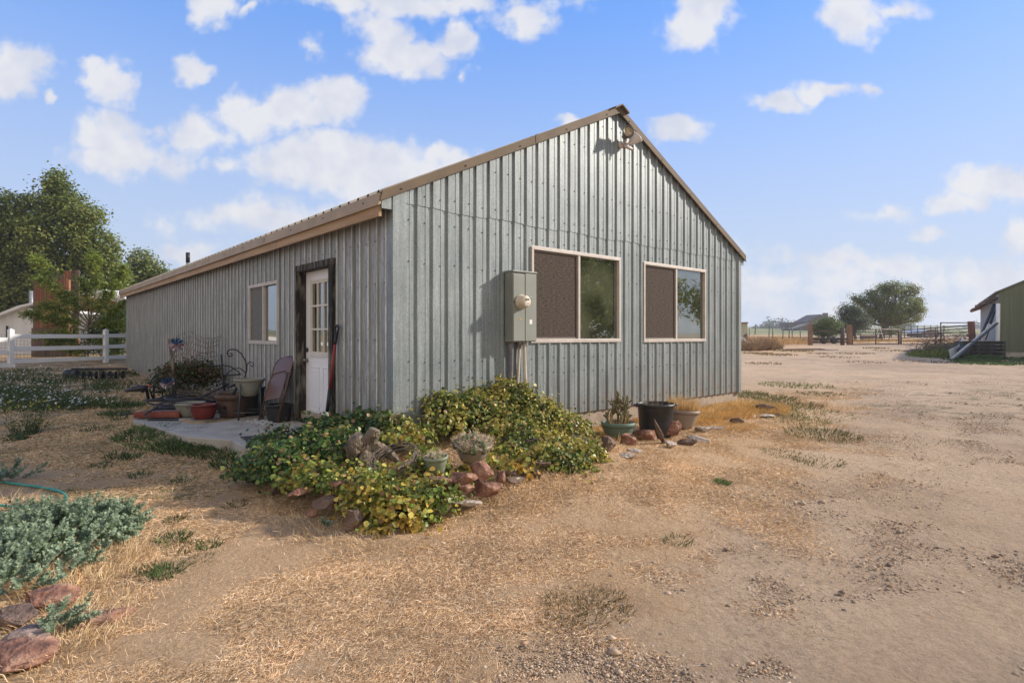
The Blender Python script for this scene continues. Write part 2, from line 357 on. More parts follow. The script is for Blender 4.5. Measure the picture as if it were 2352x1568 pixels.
M_SCREW = pm('screw_head', (.03, .03, .03), (.05, .05, .05), 5, .6)
# ------------------------------------------------------------------ ground
def ground_material():
    m = bpy.data.materials.new('dry_ground'); m.use_nodes = True; nt = m.node_tree; N = nt.nodes; L = nt.links
    b = N['Principled BSDF']; b.inputs['Roughness'].default_value = .95; b.inputs['Specular IOR Level'].default_value = .1
    geo = N.new('ShaderNodeNewGeometry'); P = geo.outputs['Position']
    def noise(s, det=6, ro=.6, vec=None):
        n = N.new('ShaderNodeTexNoise'); n.inputs['Scale'].default_value = s; n.inputs['Detail'].default_value = det; n.inputs['Roughness'].default_value = ro
        L.new(vec or P, n.inputs['Vector']); return n.outputs['Fac']
    def ramp(f, *st):
        r = N.new('ShaderNodeValToRGB'); e = r.color_ramp.elements
        e[0].position, e[0].color = st[0][0], (*st[0][1], 1); e[1].position, e[1].color = st[-1][0], (*st[-1][1], 1)
        for p, c in st[1:-1]: q = e.new(p); q.color = (*c, 1)
        L.new(f, r.inputs[0]); return r.outputs[0]
    def mth(op, a, bb):
        n = N.new('ShaderNodeMath'); n.operation = op
        for i, v in enumerate((a, bb)):
            if isinstance(v, (int, float)): n.inputs[i].default_value = v
            else: L.new(v, n.inputs[i])
        return n.outputs[0]
    def mix(f, a, c):
        n = N.new('ShaderNodeMix'); n.data_type = 'RGBA'
        if isinstance(f, float): n.inputs[0].default_value = f
        else: L.new(f, n.inputs[0])
        L.new(a, n.inputs[6]); L.new(c, n.inputs[7]); return n.outputs[2]
    def ss(v, a, c, lo=0, hi=1):
        n = N.new('ShaderNodeMapRange'); n.interpolation_type = 'SMOOTHSTEP'; n.inputs[1].default_value = a; n.inputs[2].default_value = c
        n.inputs[3].default_value = lo; n.inputs[4].default_value = hi; L.new(v, n.inputs[0]); return n.outputs[0]
    sp = N.new('ShaderNodeSeparateXYZ'); L.new(P, sp.inputs[0]); X, Y = sp.outputs[0], sp.outputs[1]
    # straw covered soil
    st = ramp(noise(1.1, 8, .7), (.30, (.39, .25, .135)), (.45, (.58, .385, .22)), (.6, (.68, .475, .29)), (.75, (.62, .40, .23)))
    fine = ramp(noise(38, 5, .75), (.32, (.20, .125, .07)), (.5, (.44, .29, .165)), (.68, (.66, .48, .30)))
    grass = mix(.42, st, fine)
    # packed dirt and gravel
    dirt = ramp(noise(.7, 8, .65), (.3, (.50, .36, .235)), (.5, (.61, .45, .30)), (.7, (.68, .52, .36)))
    vo = N.new('ShaderNodeTexVoronoi'); vo.inputs['Scale'].default_value = 34; L.new(P, vo.inputs['Vector'])
    sx = N.new('ShaderNodeSeparateXYZ'); L.new(vo.outputs['Color'], sx.inputs[0])
    peb = ramp(sx.outputs[0], (.0, (.17, .125, .09)), (.3, (.32, .235, .165)), (.7, (.43, .32, .22)), (1, (.54, .43, .32)))
    pebm = ss(noise(1.3, 6, .65), .46, .60, 0, .6)
    wob = mth('MULTIPLY', mth('SUBTRACT', noise(.35, 4, .6), .5), 2.2)
    ev = mth('ADD', mth('ADD', mth('SUBTRACT', X, mth('MULTIPLY', Y, .72)), 1.55), wob)
    rut = mth('MAXIMUM', ss(mth('ABSOLUTE', mth('SUBTRACT', ev, 1.9), 0), .75, .15), ss(mth('ABSOLUTE', mth('SUBTRACT', ev, 4.3), 0), .8, .2))
    pebm = mth('MULTIPLY', pebm, mth('SUBTRACT', 1.0, mth('MULTIPLY', rut, .85)))
    road = mix(pebm, dirt, peb)
    spk = ramp(noise(24, 8, .85), (.36, (.17, .115, .075)), (.47, (.46, .325, .21)), (.66, (.64, .475, .325)))
    road = mix(.5, road, spk)
    clod = ss(noise(1.5, 9, .78), .52, .66, 0, .55); cl2 = N.new('ShaderNodeRGB'); cl2.outputs[0].default_value = (.25, .185, .13, 1); road = mix(mth('MULTIPLY', clod, ss(Y, 5, 14, .35, 1)), road, cl2.outputs[0])
    big = ramp(noise(.16, 6, .7), (.36, (.80, .80, .82)), (.5, (1, 1, 1)), (.64, (1.12, 1.10, 1.08)))
    mb_ = N.new('ShaderNodeVectorMath'); mb_.operation = 'MULTIPLY'; L.new(road, mb_.inputs[0]); L.new(big, mb_.inputs[1]); road = mb_.outputs[0]
    edge = mth('ADD', mth('SUBTRACT', X, mth('MULTIPLY', Y, .72)), 1.55)
    edge = mth('ADD', edge, mth('MULTIPLY', mth('SUBTRACT', noise(.9, 7, .65), .5), 3.4))
    rm = ss(edge, -.6, .6)
    far = ss(Y, 12.5, 17); rm = mth('MAXIMUM', rm, mth('MULTIPLY', far, ss(X, -3, 4)))
    # west of the yard fence line and the rough ground behind the barn stay dry grass
    wl = mth('MULTIPLY', ss(Y, 28, 34), ss(mth('SUBTRACT', X, mth('MULTIPLY', Y, .50)), 1.5, -.5)); rm = mth('MULTIPLY', rm, mth('SUBTRACT', 1.0, wl))
    col = mix(rm, grass, road)
    # greener thin grass in the yard beside the building
    gcol = ramp(noise(26, 5, .7), (.3, (.05, .06, .03)), (.5, (.15, .15, .075)), (.7, (.36, .30, .18)))
    gm = mth('MULTIPLY', ss(noise(1.6, 6, .7), .44, .62, 0, .75), mth('MULTIPLY', ss(X, -1.6, -3.0), ss(Y, 5.4, 6.6))); col = mix(gm, col, gcol)
    g2 = mth('MULTIPLY', ss(noise(2.0, 5, .7), .53, .62, 0, .7), mth('MULTIPLY', ss(Y, 9, 10.5), mth('MULTIPLY', ss(Y, 15, 13), ss(X, 5.0, 6)))); col = mix(g2, col, gcol)
    fieldc = ramp(noise(.03, 4, .6), (.35, (.17, .19, .085)), (.65, (.30, .29, .15))); col = mix(ss(Y, 85, 110), col, fieldc)
    L.new(col, b.inputs['Base Color'])
    bp = N.new('ShaderNodeBump'); bp.inputs['Strength'].default_value = 1; bp.inputs['Distance'].default_value = .05
    h = mth('ADD', mth('MULTIPLY', noise(16, 8, .8), .9), mth('MULTIPLY', noise(2.0, 7, .65), 1.3))
    L.new(h, bp.inputs['Height']); L.new(bp.outputs[0], b.inputs['Normal'])
    return m
M_GROUND = ground_material()
def edge_n(x, y): return x - .72 * y + 1.55
def make_ground():
    xs = np.concatenate([-np.geomspace(12, 900, 40)[::-1], np.arange(-11.9, 16, .14), np.geomspace(16.2, 900, 60)])
    ys = np.concatenate([np.linspace(-300, -8, 12), np.arange(-7, 1.5, .5), np.arange(1.6, 14, .12), np.geomspace(14.3, 900, 110)])
    X, Y = np.meshgrid(xs, ys); Z = Hn(X, Y)
    near = sstn(30, 12, np.abs(Y)) * sstn(40, 14, np.abs(X)); nz = np.zeros_like(Z)
    for j in range(len(ys)):
        if abs(ys[j]) > 60: continue
        for i in range(len(xs)):
            if abs(xs[i]) > 60: continue
            p = Vector((xs[i], ys[j], 0)); nz[j, i] = .035 * mn.noise(p * .8) + .016 * mn.noise(p * 2.9) + .008 * mn.noise(p * 8)
    Z = Z + nz * (.35 + .65 * near)
    far = sstn(120, 420, Y); Z = Z + far * (1.2 * np.sin(X / 70 + 1) + .7 * np.sin(X / 31))
    V3 = np.stack([X, Y, Z], -1).reshape(-1, 3); nx = len(xs)
    a = (np.arange(len(ys) - 1)[:, None] * nx + np.arange(nx - 1)[None]).ravel()
    Fc = np.stack([a, a + 1, a + 1 + nx, a + nx], 1); c = V3[Fc].mean(1)
    jag = 1.0 * np.sin(c[:, 0] * 3.1 + c[:, 1] * 2.2) * .25
    road = ((edge_n(c[:, 0], c[:, 1]) + jag > 0) & (c[:, 1] < 48) & (c[:, 1] > -60)) | ((c[:, 1] > 15) & (c[:, 1] < 48) & (c[:, 0] > 2) & (c[:, 0] - .5 * c[:, 1] > .5))
    field = c[:, 1] > 85
    for nm, msk in (('driveway', road), ('field', field), ('lawn', ~road & ~field)):
        f = Fc[msk]; u, inv = np.unique(f, return_inverse=True)
        npmesh(nm, V3[u], inv.reshape(f.shape), None, M_GROUND, kind='structure', smooth=True)
make_ground()

# ------------------------------------------------------------------ the metal building
W0 = S(1697); MID = W0 / 2; ZE = 3.055; SL = (4.865 - ZE) / MID; LEN = T(290)
bld = thing('metal_building', CR, 'long galvanized metal building with tan roof trim, two front windows and white side door', 'building', rz=ANG)
def roofz(x): return ZE + SL * (MID - abs(x - MID))
def ribs(L0, holes=(), pitch=.2035, rib=.052, top=.028, hgt=.019, off=.0):
    """profile points (x, depth) along a wall"""
    pts = []; x = off
    while x < L0:
        pts += [(x, 0), (x + (rib - top) / 2, hgt), (x + (rib + top) / 2, hgt), (x + rib, 0)]
        m = x + rib + (pitch - rib) / 2
        pts += [(m - .008, 0), (m, .004), (m + .008, 0)]
        x += pitch
    pts = [p for p in pts if 0.0 <= p[0] <= L0]
    pts = [(0, 0)] + pts + [(L0, 0)]
    def dep(x):
        for (a, da), (b, db) in zip(pts, pts[1:]):
            if a <= x <= b: return da + (db - da) * ((x - a) / max(1e-6, b - a))
        return 0
    for h in holes:
        for e in (h[0], h[1]): pts.append((e, dep(e)))
    pts.sort(); return pts
def siding(mb, pts, zf0, zf1, holes, xy, jit=0):
    for (a, da), (b, db) in zip(pts, pts[1:]):
        if b - a < 1e-5: continue
        m = (a + b) / 2; segs = [(zf0(a), zf1(a), zf0(b), zf1(b))]
        for h in holes:
            if h[0] - 1e-6 <= m <= h[1] + 1e-6:
                ns = []
                for s in segs:
                    if h[2] > s[0] and h[2] < s[1] + .01: ns.append((s[0], h[2], s[2], h[2]))
                    if h[3] < s[1]: ns.append((max(h[3], s[0]), s[1], max(h[3], s[2]), s[3]))
                    if h[3] <= s[0] or h[2] >= s[1]: ns = [s]
                segs = ns
        for (z0, z1, z2, z3) in segs:
            if z1 - z0 < .003 and z3 - z2 < .003: continue
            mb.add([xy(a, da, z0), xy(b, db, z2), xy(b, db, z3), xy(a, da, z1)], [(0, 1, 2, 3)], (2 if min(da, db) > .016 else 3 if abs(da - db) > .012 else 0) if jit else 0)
# window and door openings
WA = (S(1218), S(1422), 1.545 - .075, 2.72); WB = (S(1475.5), S(1618), 1.475, 2.70)
WA = (S(1218), S(1422), EYE - 16 * (CR.y + U.y * S(1218)) / F, EYE + 203 * (CR.y + U.y * S(1218)) / F)
WB = (S(1475.5), S(1618), EYE - 15 * (CR.y + U.y * S(1475)) / F, EYE + 167 * (CR.y + U.y * S(1475)) / F)
WL = (T(642), T(576), 1.425, 2.375); DR = (T(771), T(685.5), .35, 2.488)
gy = lambda a, d, z: (a, -d - .004, z)
ZSEAM = EYE + (CY - 464) * CR.y / F
pg = ribs(W0, (WA, WB), off=.06)
lo = MB(); siding(lo, pg, lambda x: ZS, lambda x: ZSEAM + .03, (WA, WB), gy)
up = MB()
siding(up, pg, lambda x: ZSEAM + .004 * math.sin(x * 5.0) - .012 * (int(x / .61) % 2), lambda x: roofz(x) + .02, (), lambda a, d, z: (a, -d - .010, z))
# screws in rows on the flats
x = .06 + .1
while x < W0 - .05:
    for z in (.60, 1.06, 1.26, 2.35, 2.80, ZSEAM + .12, 3.55, 4.2, 4.6):
        if z > roofz(x) - .08: continue
        hole = any(h[0] - .03 < x < h[1] + .03 and h[2] - .03 < z < h[3] + .03 for h in (WA, WB))
        if hole: continue
        mb = up if z > ZSEAM else lo; y0 = -.012 if z > ZSEAM else -.006
        mb.box((x + .02, y0 - .003, z + .012 * math.sin(x * 9)), (.011, .008, .011), mat=1)
    x += .2035
wl = lo.build('gable_wall', [M_GALV, M_SCREW], bld)
up.build('upper_siding', [M_GALV, M_SCREW], wl)
# side wall (left): outward is -x
ps = ribs(LEN, (WL, DR), off=.11)
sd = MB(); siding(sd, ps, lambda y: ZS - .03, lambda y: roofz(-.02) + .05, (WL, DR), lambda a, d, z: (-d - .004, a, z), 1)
x = .2
while x < LEN - .1:
    for z in (.62, 1.05, 1.5, 2.12, 2.6):
        if any(h[0] - .05 < x < h[1] + .05 and h[2] - .05 < z < h[3] + .05 for h in (WL, DR)): continue
        sd.box((-.008, x, z + .01 * math.sin(x * 7)), (.008, .010, .010), mat=1)
    x += .2035
for t in np.arange(.9, LEN, .82):                              # dark lap lines between the sheets
    if not any(h[0] - .04 < t < h[1] + .04 for h in (WL, DR)): sd.bb(-.0085, -.004, t - .005, t + .005, ZS, 2.95, mat=1)
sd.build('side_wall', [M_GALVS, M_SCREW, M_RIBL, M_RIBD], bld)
bk = MB(); bk.bb(0, W0, LEN, LEN + .02, ZS, ZE + .05); bk.prism([(0, LEN, ZE), (W0, LEN, ZE), (MID, LEN, 4.86)], (0, .02, 0)); bk.bb(W0 - .001, W0 + .02, 0, LEN, ZS, ZE + .05)
bk.build('far_walls', M_GALV, bld)
ct = MB(); ct.bb(-.034, -.03, -.034, .10, ZS - .10, ZE - .03); ct.bb(-.034, .125, -.038, -.034, ZS - .10, ZE + .06); ct.bb(.125, .128, -.038, -.01, ZS - .10, ZE + .06)
ct.build('corner_trim', M_GALV, bld)
ct = MB(); ct.bb(W0 - .075, W0 + .025, -.036, -.032, ZS - .02, ZE + .0); ct.bb(W0 + .022, W0 + .026, -.032, .1, ZS - .02, ZE)
ct.build('corner_trim', M_GALV, bld)
fd = MB(); fd.bb(.02, W0 - .03, .02, .2, -.3, ZS + .02); fd.bb(.02, .2, .2, LEN - .03, -.3, ZS + .02); fd.bb(W0 - .2, W0 - .03, .2, LEN, -.3, ZS + .02)
fd.build('foundation', M_FND, bld)
# roof sheets with ribs, ridge cap, rake and fascia trim
M_ROOF = pm('tan_metal_roof', (.30, .26, .20), (.42, .37, .30), 4, .5, .3)
rf = MB(); OH = .2; RT = .075
for sgn in (-1, 1):
    x0, x1 = (-OH, MID) if sgn < 0 else (W0 + .14, MID)
    z0 = ZE - SL * (OH if sgn < 0 else .14) + RT; z1 = 4.865 + RT
    y = -.06; pr = []
    while y < LEN + .1:
        pr += [(y, 0), (y + .018, .03), (y + .045, .03), (y + .063, 0)]; y += .229
    for (a, da), (b, db) in zip(pr, pr[1:]): rf.add([(x0, a, z0 + da), (x0, b, z0 + db), (x1, b, z1 + db), (x1, a, z1 + da)], [(0, 1, 2, 3)])
    rf.add([(x0, -.05, z0 - .02), (x0, LEN + .1, z0 - .02), (x1, LEN + .1, z1 - .02), (x1, -.05, z1 - .02)], [(3, 2, 1, 0)])
roof = rf.build('roof', M_ROOF, bld)
rc = MB(); k = SL * .16
rc.add([(MID - .16, -.13, 4.90 + RT - k), (MID, -.13, 4.90 + RT), (MID + .16, -.13, 4.90 + RT - k), (MID - .16, LEN, 4.90 + RT - k), (MID, LEN, 4.90 + RT), (MID + .16, LEN, 4.90 + RT - k),
        (MID - .16, -.13, 4.87 + RT - k), (MID, -.13, 4.88 + RT), (MID + .16, -.13, 4.87 + RT - k), (MID - .16, LEN, 4.87 + RT - k), (MID, LEN, 4.88 + RT), (MID + .16, LEN, 4.87 + RT - k)],
       [(0, 1, 4, 3), (1, 2, 5, 4), (6, 9, 10, 7), (7, 10, 11, 8), (0, 6, 7, 1), (1, 7, 8, 2), (0, 3, 9, 6), (2, 8, 11, 5)])
rc.build('ridge_cap', M_TAN, roof)
for sgn in (-1, 1):
    r = MB(); x0 = -OH if sgn < 0 else W0 + .14; z0 = ZE - SL * (OH if sgn < 0 else .14)
    r.prism([(x0, -.075, z0 - .005), (MID, -.075, 4.865 - .005), (MID, -.075, 4.865 + .10), (x0 + (.03 if sgn < 0 else 0), -.075, z0 + .105)], (0, .03, 0))
    r.prism([(x0, -.082, z0 - .012), (MID, -.082, 4.853), (MID, -.082, 4.865), (x0, -.082, z0)], (0, .02, 0))
    if sgn < 0: r.prism([(2.02, -.080, roofz(2.02) - .004), (2.06, -.080, roofz(2.06) - .004), (2.045, -.080, roofz(2.06) + .102), (2.01, -.080, roofz(2.02) + .102)], (0, .006, 0))
    for q in np.arange(.25, MID, .85):
        xx = x0 + q if sgn < 0 else x0 - q; r.box((xx, -.079, roofz(xx) + .03), (.014, .012, .014), mat=1)
    r.build('rake_trim', [M_TAN, M_SCREW], bld)
fs = MB(); z0 = ZE - SL * OH
fs.bb(-OH - .004, -OH + .02, -.05, LEN + .1, z0 - .04, z0 + .075); fs.bb(-OH - .012, -OH, -.05, LEN + .1, z0 - .05, z0 - .035)
for q in np.arange(.3, LEN, 1.05): fs.box((-OH - .006, q, z0 + .02), (.01, .014, .014), mat=1)
for q in (3.5, 9.4): fs.bb(-OH - .007, -OH, q, q + .03, z0 - .04, z0 + .078)
fs.build('eave_flashing', [M_TANL, M_SCREW], bld)
fb = MB()
e = [-.0, 3.05, 6.6, 10.3, 14.2, LEN + .08]
for a, b in zip(e, e[1:]): fb.bb(-OH + .022, -OH + .055, a + .004, b - .004, z0 - .155, z0 + .02)
fb.build('fascia_board', M_WOODT, bld)
sf = MB(); sf.add([(-OH + .05, 0, z0 - .02), (0, 0, z0 - .02), (0, LEN, z0 - .02), (-OH + .05, LEN, z0 - .02)], [(0, 1, 2, 3)]); sf.bb(-OH + .04, -.03, -.03, .0, z0 - .075, z0 + .09)
sf.bb(W0 + .0, W0 + .12, -.04, LEN, ZE - .15, ZE - .02)
sf.build('soffit', M_GALV, bld)
# far chimney pipe poking over the eave
pz = MB(); q = 13.2; pz.tube([(.85, q, 3.2), (.85, q, 3.8)], .045, 12); pz.tube([(.85, q, 3.64), (.85, q, 3.93)], .055, 12, mat=1)
pz.build('vent_pipe', [M_GALV, M_BLK], bld)

# ---- windows
M_VINYL = pm('almond_vinyl', (.46, .42, .38), (.56, .51, .47), 7, .5)
def glassmat(name, c, refl):
    m = bpy.data.materials.new(name); m.use_nodes = True; N = m.node_tree.nodes; L = m.node_tree.links; b = N['Principled BSDF']
    b.inputs['Base Color'].default_value = (*c, 1); b.inputs['Roughness'].default_value = .015
    n = N.new('ShaderNodeTexNoise'); n.inputs['Scale'].default_value = 1.6; n.inputs['Detail'].default_value = 1
    tc = N.new('ShaderNodeTexCoord'); L.new(tc.outputs['Object'], n.inputs['Vector'])
    cr = N.new('ShaderNodeValToRGB'); cr.color_ramp.elements[0].position = .42; cr.color_ramp.elements[0].color = (*[v * .5 for v in c], 1); cr.color_ramp.elements[1].position = .6; cr.color_ramp.elements[1].color = (*[v * 1.5 for v in c], 1)
    L.new(n.outputs['Fac'], cr.inputs[0]); L.new(cr.outputs[0], b.inputs['Base Color'])
    bp = N.new('ShaderNodeBump'); bp.inputs['Strength'].default_value = .06; bp.inputs['Distance'].default_value = .05; L.new(n.outputs['Fac'], bp.inputs['Height'])
    g = N.new('ShaderNodeBsdfGlossy'); g.inputs['Roughness'].default_value = .01; g.inputs[0].default_value = (.95, .97, .95, 1)
    L.new(bp.outputs[0], g.inputs['Normal'])
    mx = N.new('ShaderNodeMixShader'); mx.inputs[0].default_value = refl; L.new(b.outputs[0], mx.inputs[1]); L.new(g.outputs[0], mx.inputs[2]); L.new(mx.outputs[0], N['Material Output'].inputs[0])
    return m
M_GLASS = glassmat('window_glass', (.055, .06, .035), .24); M_GLASSL = glassmat('side_window_glass', (.02, .023, .022), .35)
def screenmat(name, a, c):
    return pm(name, a, c, 20, .8, 0, bump=.5, bscale=110, stretch=(1, 1, 3.5), lo=.36, hi=.66, spec=.1, detail=8)
M_SCR = screenmat('brown_insect_screen', (.045, .036, .03), (.125, .10, .083)); M_SCRL = pm('grey_insect_screen', (.15, .15, .145), (.20, .20, .19), 20, .9, spec=.1)
def window(h, axis, pane_m, scr_m, screen_first=True, fw=.036):
    a0, a1, z0, z1 = h
    def P(a, b, d0, d1, c, e):          # box in wall coordinates: a..b along, d0..d1 outward, c..e height
        return (a, b, -d1, -d0, c, e) if axis == 'x' else (-d1, -d0, a, b, c, e)
    fr = MB(); mid = (a0 + a1) / 2
    for (a, b, c, e) in ((a0, a1, z1 - fw, z1), (a0, a1, z0, z0 + fw), (a0, a0 + fw, z0 + fw, z1 - fw), (a1 - fw, a1, z0 + fw, z1 - fw)): fr.bb(*P(a, b, -.04, .034, c, e))
    fr.bb(*P(a0 - .012, a1 + .012, .026, .032, z1 - .01, z1 + .014)); fr.bb(*P(a0 - .012, a1 + .012, .026, .032, z0 - .014, z0 + .01))
    fr.bb(*P(mid - fw * .55, mid + fw * .55, -.03, .026, z0 + fw, z1 - fw))
    w = fr.build('window', M_VINYL, bld, bevel=.004)
    sa, sb = (a0 + fw, mid - fw * .55) if screen_first else (mid + fw * .55, a1 - fw)
    pa, pb = (mid + fw * .55, a1 - fw) if screen_first else (a0 + fw, mid - fw * .55)
    s = MB(); s.bb(*P(sa + .022, sb - .022, -.004, 0, z0 + fw + .022, z1 - fw - .022)); s.build('insect_screen', scr_m, w)
    s = MB()
    for (a, b, c, e) in ((sa, sb, z1 - fw - .022, z1 - fw), (sa, sb, z0 + fw, z0 + fw + .022), (sa, sa + .022, z0 + fw + .022, z1 - fw - .022), (sb - .022, sb, z0 + fw + .022, z1 - fw - .022)): s.bb(*P(a, b, -.008, .006, c, e))
    s.build('screen_frame', pm('bronze_screen_frame', (.16, .135, .115), (.20, .17, .15), 5, .5), w)
    s = MB(); s.bb(*P(pa, pb, -.02, -.015, z0 + fw, z1 - fw)); s.build('glass_pane', pane_m, w)
    s = MB(); s.bb(*P(a0 + .03, a1 - .03, -.09, -.07, z0 + .02, z1 - .02)); s.build('dark_interior', pm('dark_room', (.01, .01, .01), (.015, .015, .012), 2, .9), w)
window(WA, 'x', M_GLASS, M_SCR); window(WB, 'x', M_GLASS, M_SCR)
window(WL, 'y', M_GLASSL, M_SCRL, screen_first=False, fw=.04)
# ---- side door in a peeling dark frame
M_JAMB = pm('peeling_dark_wood', (.022, .018, .014), (.28, .25, .21), 16, .8, bump=.8, stretch=(1, 1, .18), lo=.48, hi=.74)
dj = MB(); t0, t1 = DR[0], DR[1]; zt = DR[3]; zb = .37
dj.bb(-.05, .12, t0, t0 + .115, zb, zt); dj.bb(-.05, .12, t1 - .045, t1, zb, zt); dj.bb(-.055, .12, t0 - .004, t1 + .004, zt - .05, zt + .035)
dj.bb(.0, .13, t0 + .115, t1 - .045, zb - .03, zb + .02, )
frm = dj.build('door_frame', M_JAMB, bld, bevel=.004)
M_DOOR = pm('white_steel_door', (.76, .76, .79), (.80, .80, .83), 2, .4)
d0, d1, dz0, dz1 = t0 + .12, t1 - .048, zb + .02, zt - .05; q = .09
dl = MB(); gl = (1.80, 2.40, 1.318, 2.276)
for (a, b, c, e) in ((d0, d1, dz0, gl[2]), (d0, d1, gl[3], dz1), (d0, gl[0], gl[2], gl[3]), (gl[1], d1, gl[2], gl[3])): dl.bb(q, q + .04, a, b, c, e)
for (a, b) in ((1.70, 2.04), (2.14, 2.48)):
    for (c, e) in ((.52, 1.13),):
        for (aa, bb_, cc, ee) in ((a, b, e - .018, e), (a, b, c, c + .018), (a, a + .018, c + .018, e - .018), (b - .018, b, c + .018, e - .018)): dl.bb(q - .008, q, aa, bb_, cc, ee)
        dl.bb(q - .006, q, a + .05, b - .05, c + .05, e - .05)
door = dl.build('door', M_DOOR, bld, bevel=.003)
mu = MB(); mw = .024
for i in range(4):
    t = gl[0] + (gl[1] - gl[0]) * i / 3; mu.bb(q - .012, q + .01, t - mw / 2, t + mw / 2, gl[2] - mw / 2, gl[3] + mw / 2)
for i in range(4):
    z = gl[2] + (gl[3] - gl[2]) * i / 3; mu.bb(q - .010, q + .008, gl[0], gl[1], z - mw / 2, z + mw / 2)
mu.bb(q - .02, q + .0, gl[0] - .04, gl[1] + .04, gl[2] - .05, gl[2] - .02); mu.bb(q - .018, q, gl[0] - .04, gl[1] + .04, gl[3] + .015, gl[3] + .04)
mu.bb(q - .018, q, gl[1] + .012, gl[1] + .04, gl[2], gl[3]); mu.bb(q - .018, q, gl[0] - .04, gl[0] - .012, gl[2], gl[3])
mu.build('muntins', pm('cream_grille', (.62, .58, .50), (.70, .66, .58), 3, .5), door)
g = MB(); g.bb(q + .012, q + .02, gl[0], gl[1], gl[2], gl[3]); g.build('door_glass', M_GLASSL, door)
M_NICK = pm('tarnished_metal', (.10, .09, .08), (.30, .27, .24), 12, .3, .9)
kn = MB(); kn.lathe([(.0, 0), (.03, 0), (.03, .008), (.012, .012), (.012, .035), (.026, .045), (.028, .058), (.018, .068), (.0, .07)], (q, d1 - .06, 1.205), 20, rot=(0, -math.pi / 2, 0)); kn.build('door_knob', M_NICK, door)
kn = MB(); kn.lathe([(.0, 0), (.032, 0), (.03, .014), (.02, .018), (.0, .02)], (q, d1 - .06, 1.35), 20, rot=(0, -math.pi / 2, 0)); kn.build('deadbolt', M_BLK, door)
# dark inside so that no light leaks
ins = MB(); ins.bb(.2, W0 - .1, .2, .22, .3, 3); ins.bb(.2, .22, .22, LEN - .1, .3, 3); ins.build('inner_lining', pm('dark_room', (.01,) * 3), bld)

# ------------------------------------------------------------------ meter cabinet and floodlight
def bl(x, y, z): return CR + U * x + V * y + Vector((0, 0, z))
M_BOX = pm('grey_painted_steel', (.21, .225, .20), (.25, .262, .235), 2, .45, .1)
bx0, bx1 = S(1156), S(1156) + .395; PB = .185; zb0, zb1 = 1.475, 2.33
eb = thing('meter_cabinet', bl(bx0, 0, zb0), 'grey steel electric meter cabinet on the ribbed wall left of the big window', 'meter box', rz=ANG)
H1 = zb1 - zb0; BW = bx1 - bx0
c = MB(); c.bb(0, BW, -PB + .012, -.028, 0, H1); c.bb(-.006, BW + .01, -PB - .006, -.02, H1, H1 + .02); c.build('cabinet', M_BOX, eb, bevel=.004)
c = MB(); c.bb(.006, BW * .5 - .004, -PB, -PB + .012, .49, H1 - .025); c.bb(.006, BW * .5 - .004, -PB - .002, -PB + .012, .012, .47); c.build('meter_cover', M_BOX, eb, bevel=.003)
c = MB(); c.bb(BW * .5 + .004, BW - .006, -PB - .004, -PB + .012, .01, H1 - .01); c.bb(BW * .5 + .07, BW * .5 + .11, -PB - .016, -PB - .004, .53, .56)
c.build('breaker_door', M_BOX, eb, bevel=.003)
mt = MB(); mt.lathe([(0, 0), (.092, 0), (.092, .02), (.082, .028), (.082, .04), (.078, .05), (.075, .10), (.062, .118), (0, .12)], (BW * .31, -PB, .49), 32, rot=(math.pi / 2, 0, 0))
mo = mt.build('meter', pm('cream_meter_plastic', (.52, .44, .33), (.60, .52, .41), 4, .35), eb)
c = MB(); c.bb(BW * .31 - .034, BW * .31 + .034, -PB - .123, -PB - .119, .50, .53); c.build('meter_display', pm('lcd', (.18, .17, .10), (.25, .23, .15), 30, .3), mo)
c = MB(); c.bb(BW * .31 - .036, BW * .31 + .036, -PB - .122, -PB - .119, .445, .485); c.build('meter_plate', pm('pale_plate', (.62, .56, .48), (.35, .3, .26), 60, .5), mo)
c = MB(); c.bb(BW * .27, BW * .27 + .045, -PB - .0035, -PB - .002, .27, .285); c.build('warning_sticker', pm('yellow_sticker', (.62, .42, .02), (.12, .08, .02), 60, .5), eb)
c = MB(); c.bb(BW * .68, BW * .68 + .045, -PB - .0055, -PB - .004, .22, .275); c.build('white_sticker', pm('paper', (.75, .73, .70)), eb)
M_PVC = pm('beige_conduit', (.46, .41, .35), (.56, .50, .43), 5, .5)
for (xa, xb, r, m, zl) in ((.06, .06, .034, pm('dark_grey_conduit', (.10, .10, .12), (.2, .19, .2), 4, .5), -.95), (BW * .52, BW * .45, .017, M_PVC, -1.0), (BW * .72, BW * .83, .023, M_PVC, -1.1)):
    c = MB(); c.tube([(xa, -.08, 0), (xa, -.075, -.06), ((xa + xb) / 2, -.065, -.4), (xb, -.06, -.62), (xb, -.06, zl)], r, 14)
    if r == .023: c.tube([(xb, -.06, -.63), (xb, -.06, -.70)], .027, 14, mat=1)
    c.build('conduit', [m, M_RUST], eb)
c = MB(); c.tube([(BW * .42, -.06, 0), (BW * .41, -.05, -.3), (BW * .42, -.05, -.6)], .006, 6); c.bb(BW * .46, BW * .46 + .02, -.11, -.10, -.09, -.035, ); c.bb(BW * .38, BW * .56, -.09, -.035, -.62, -.60)
c.build('ground_wire', M_RUST, eb)
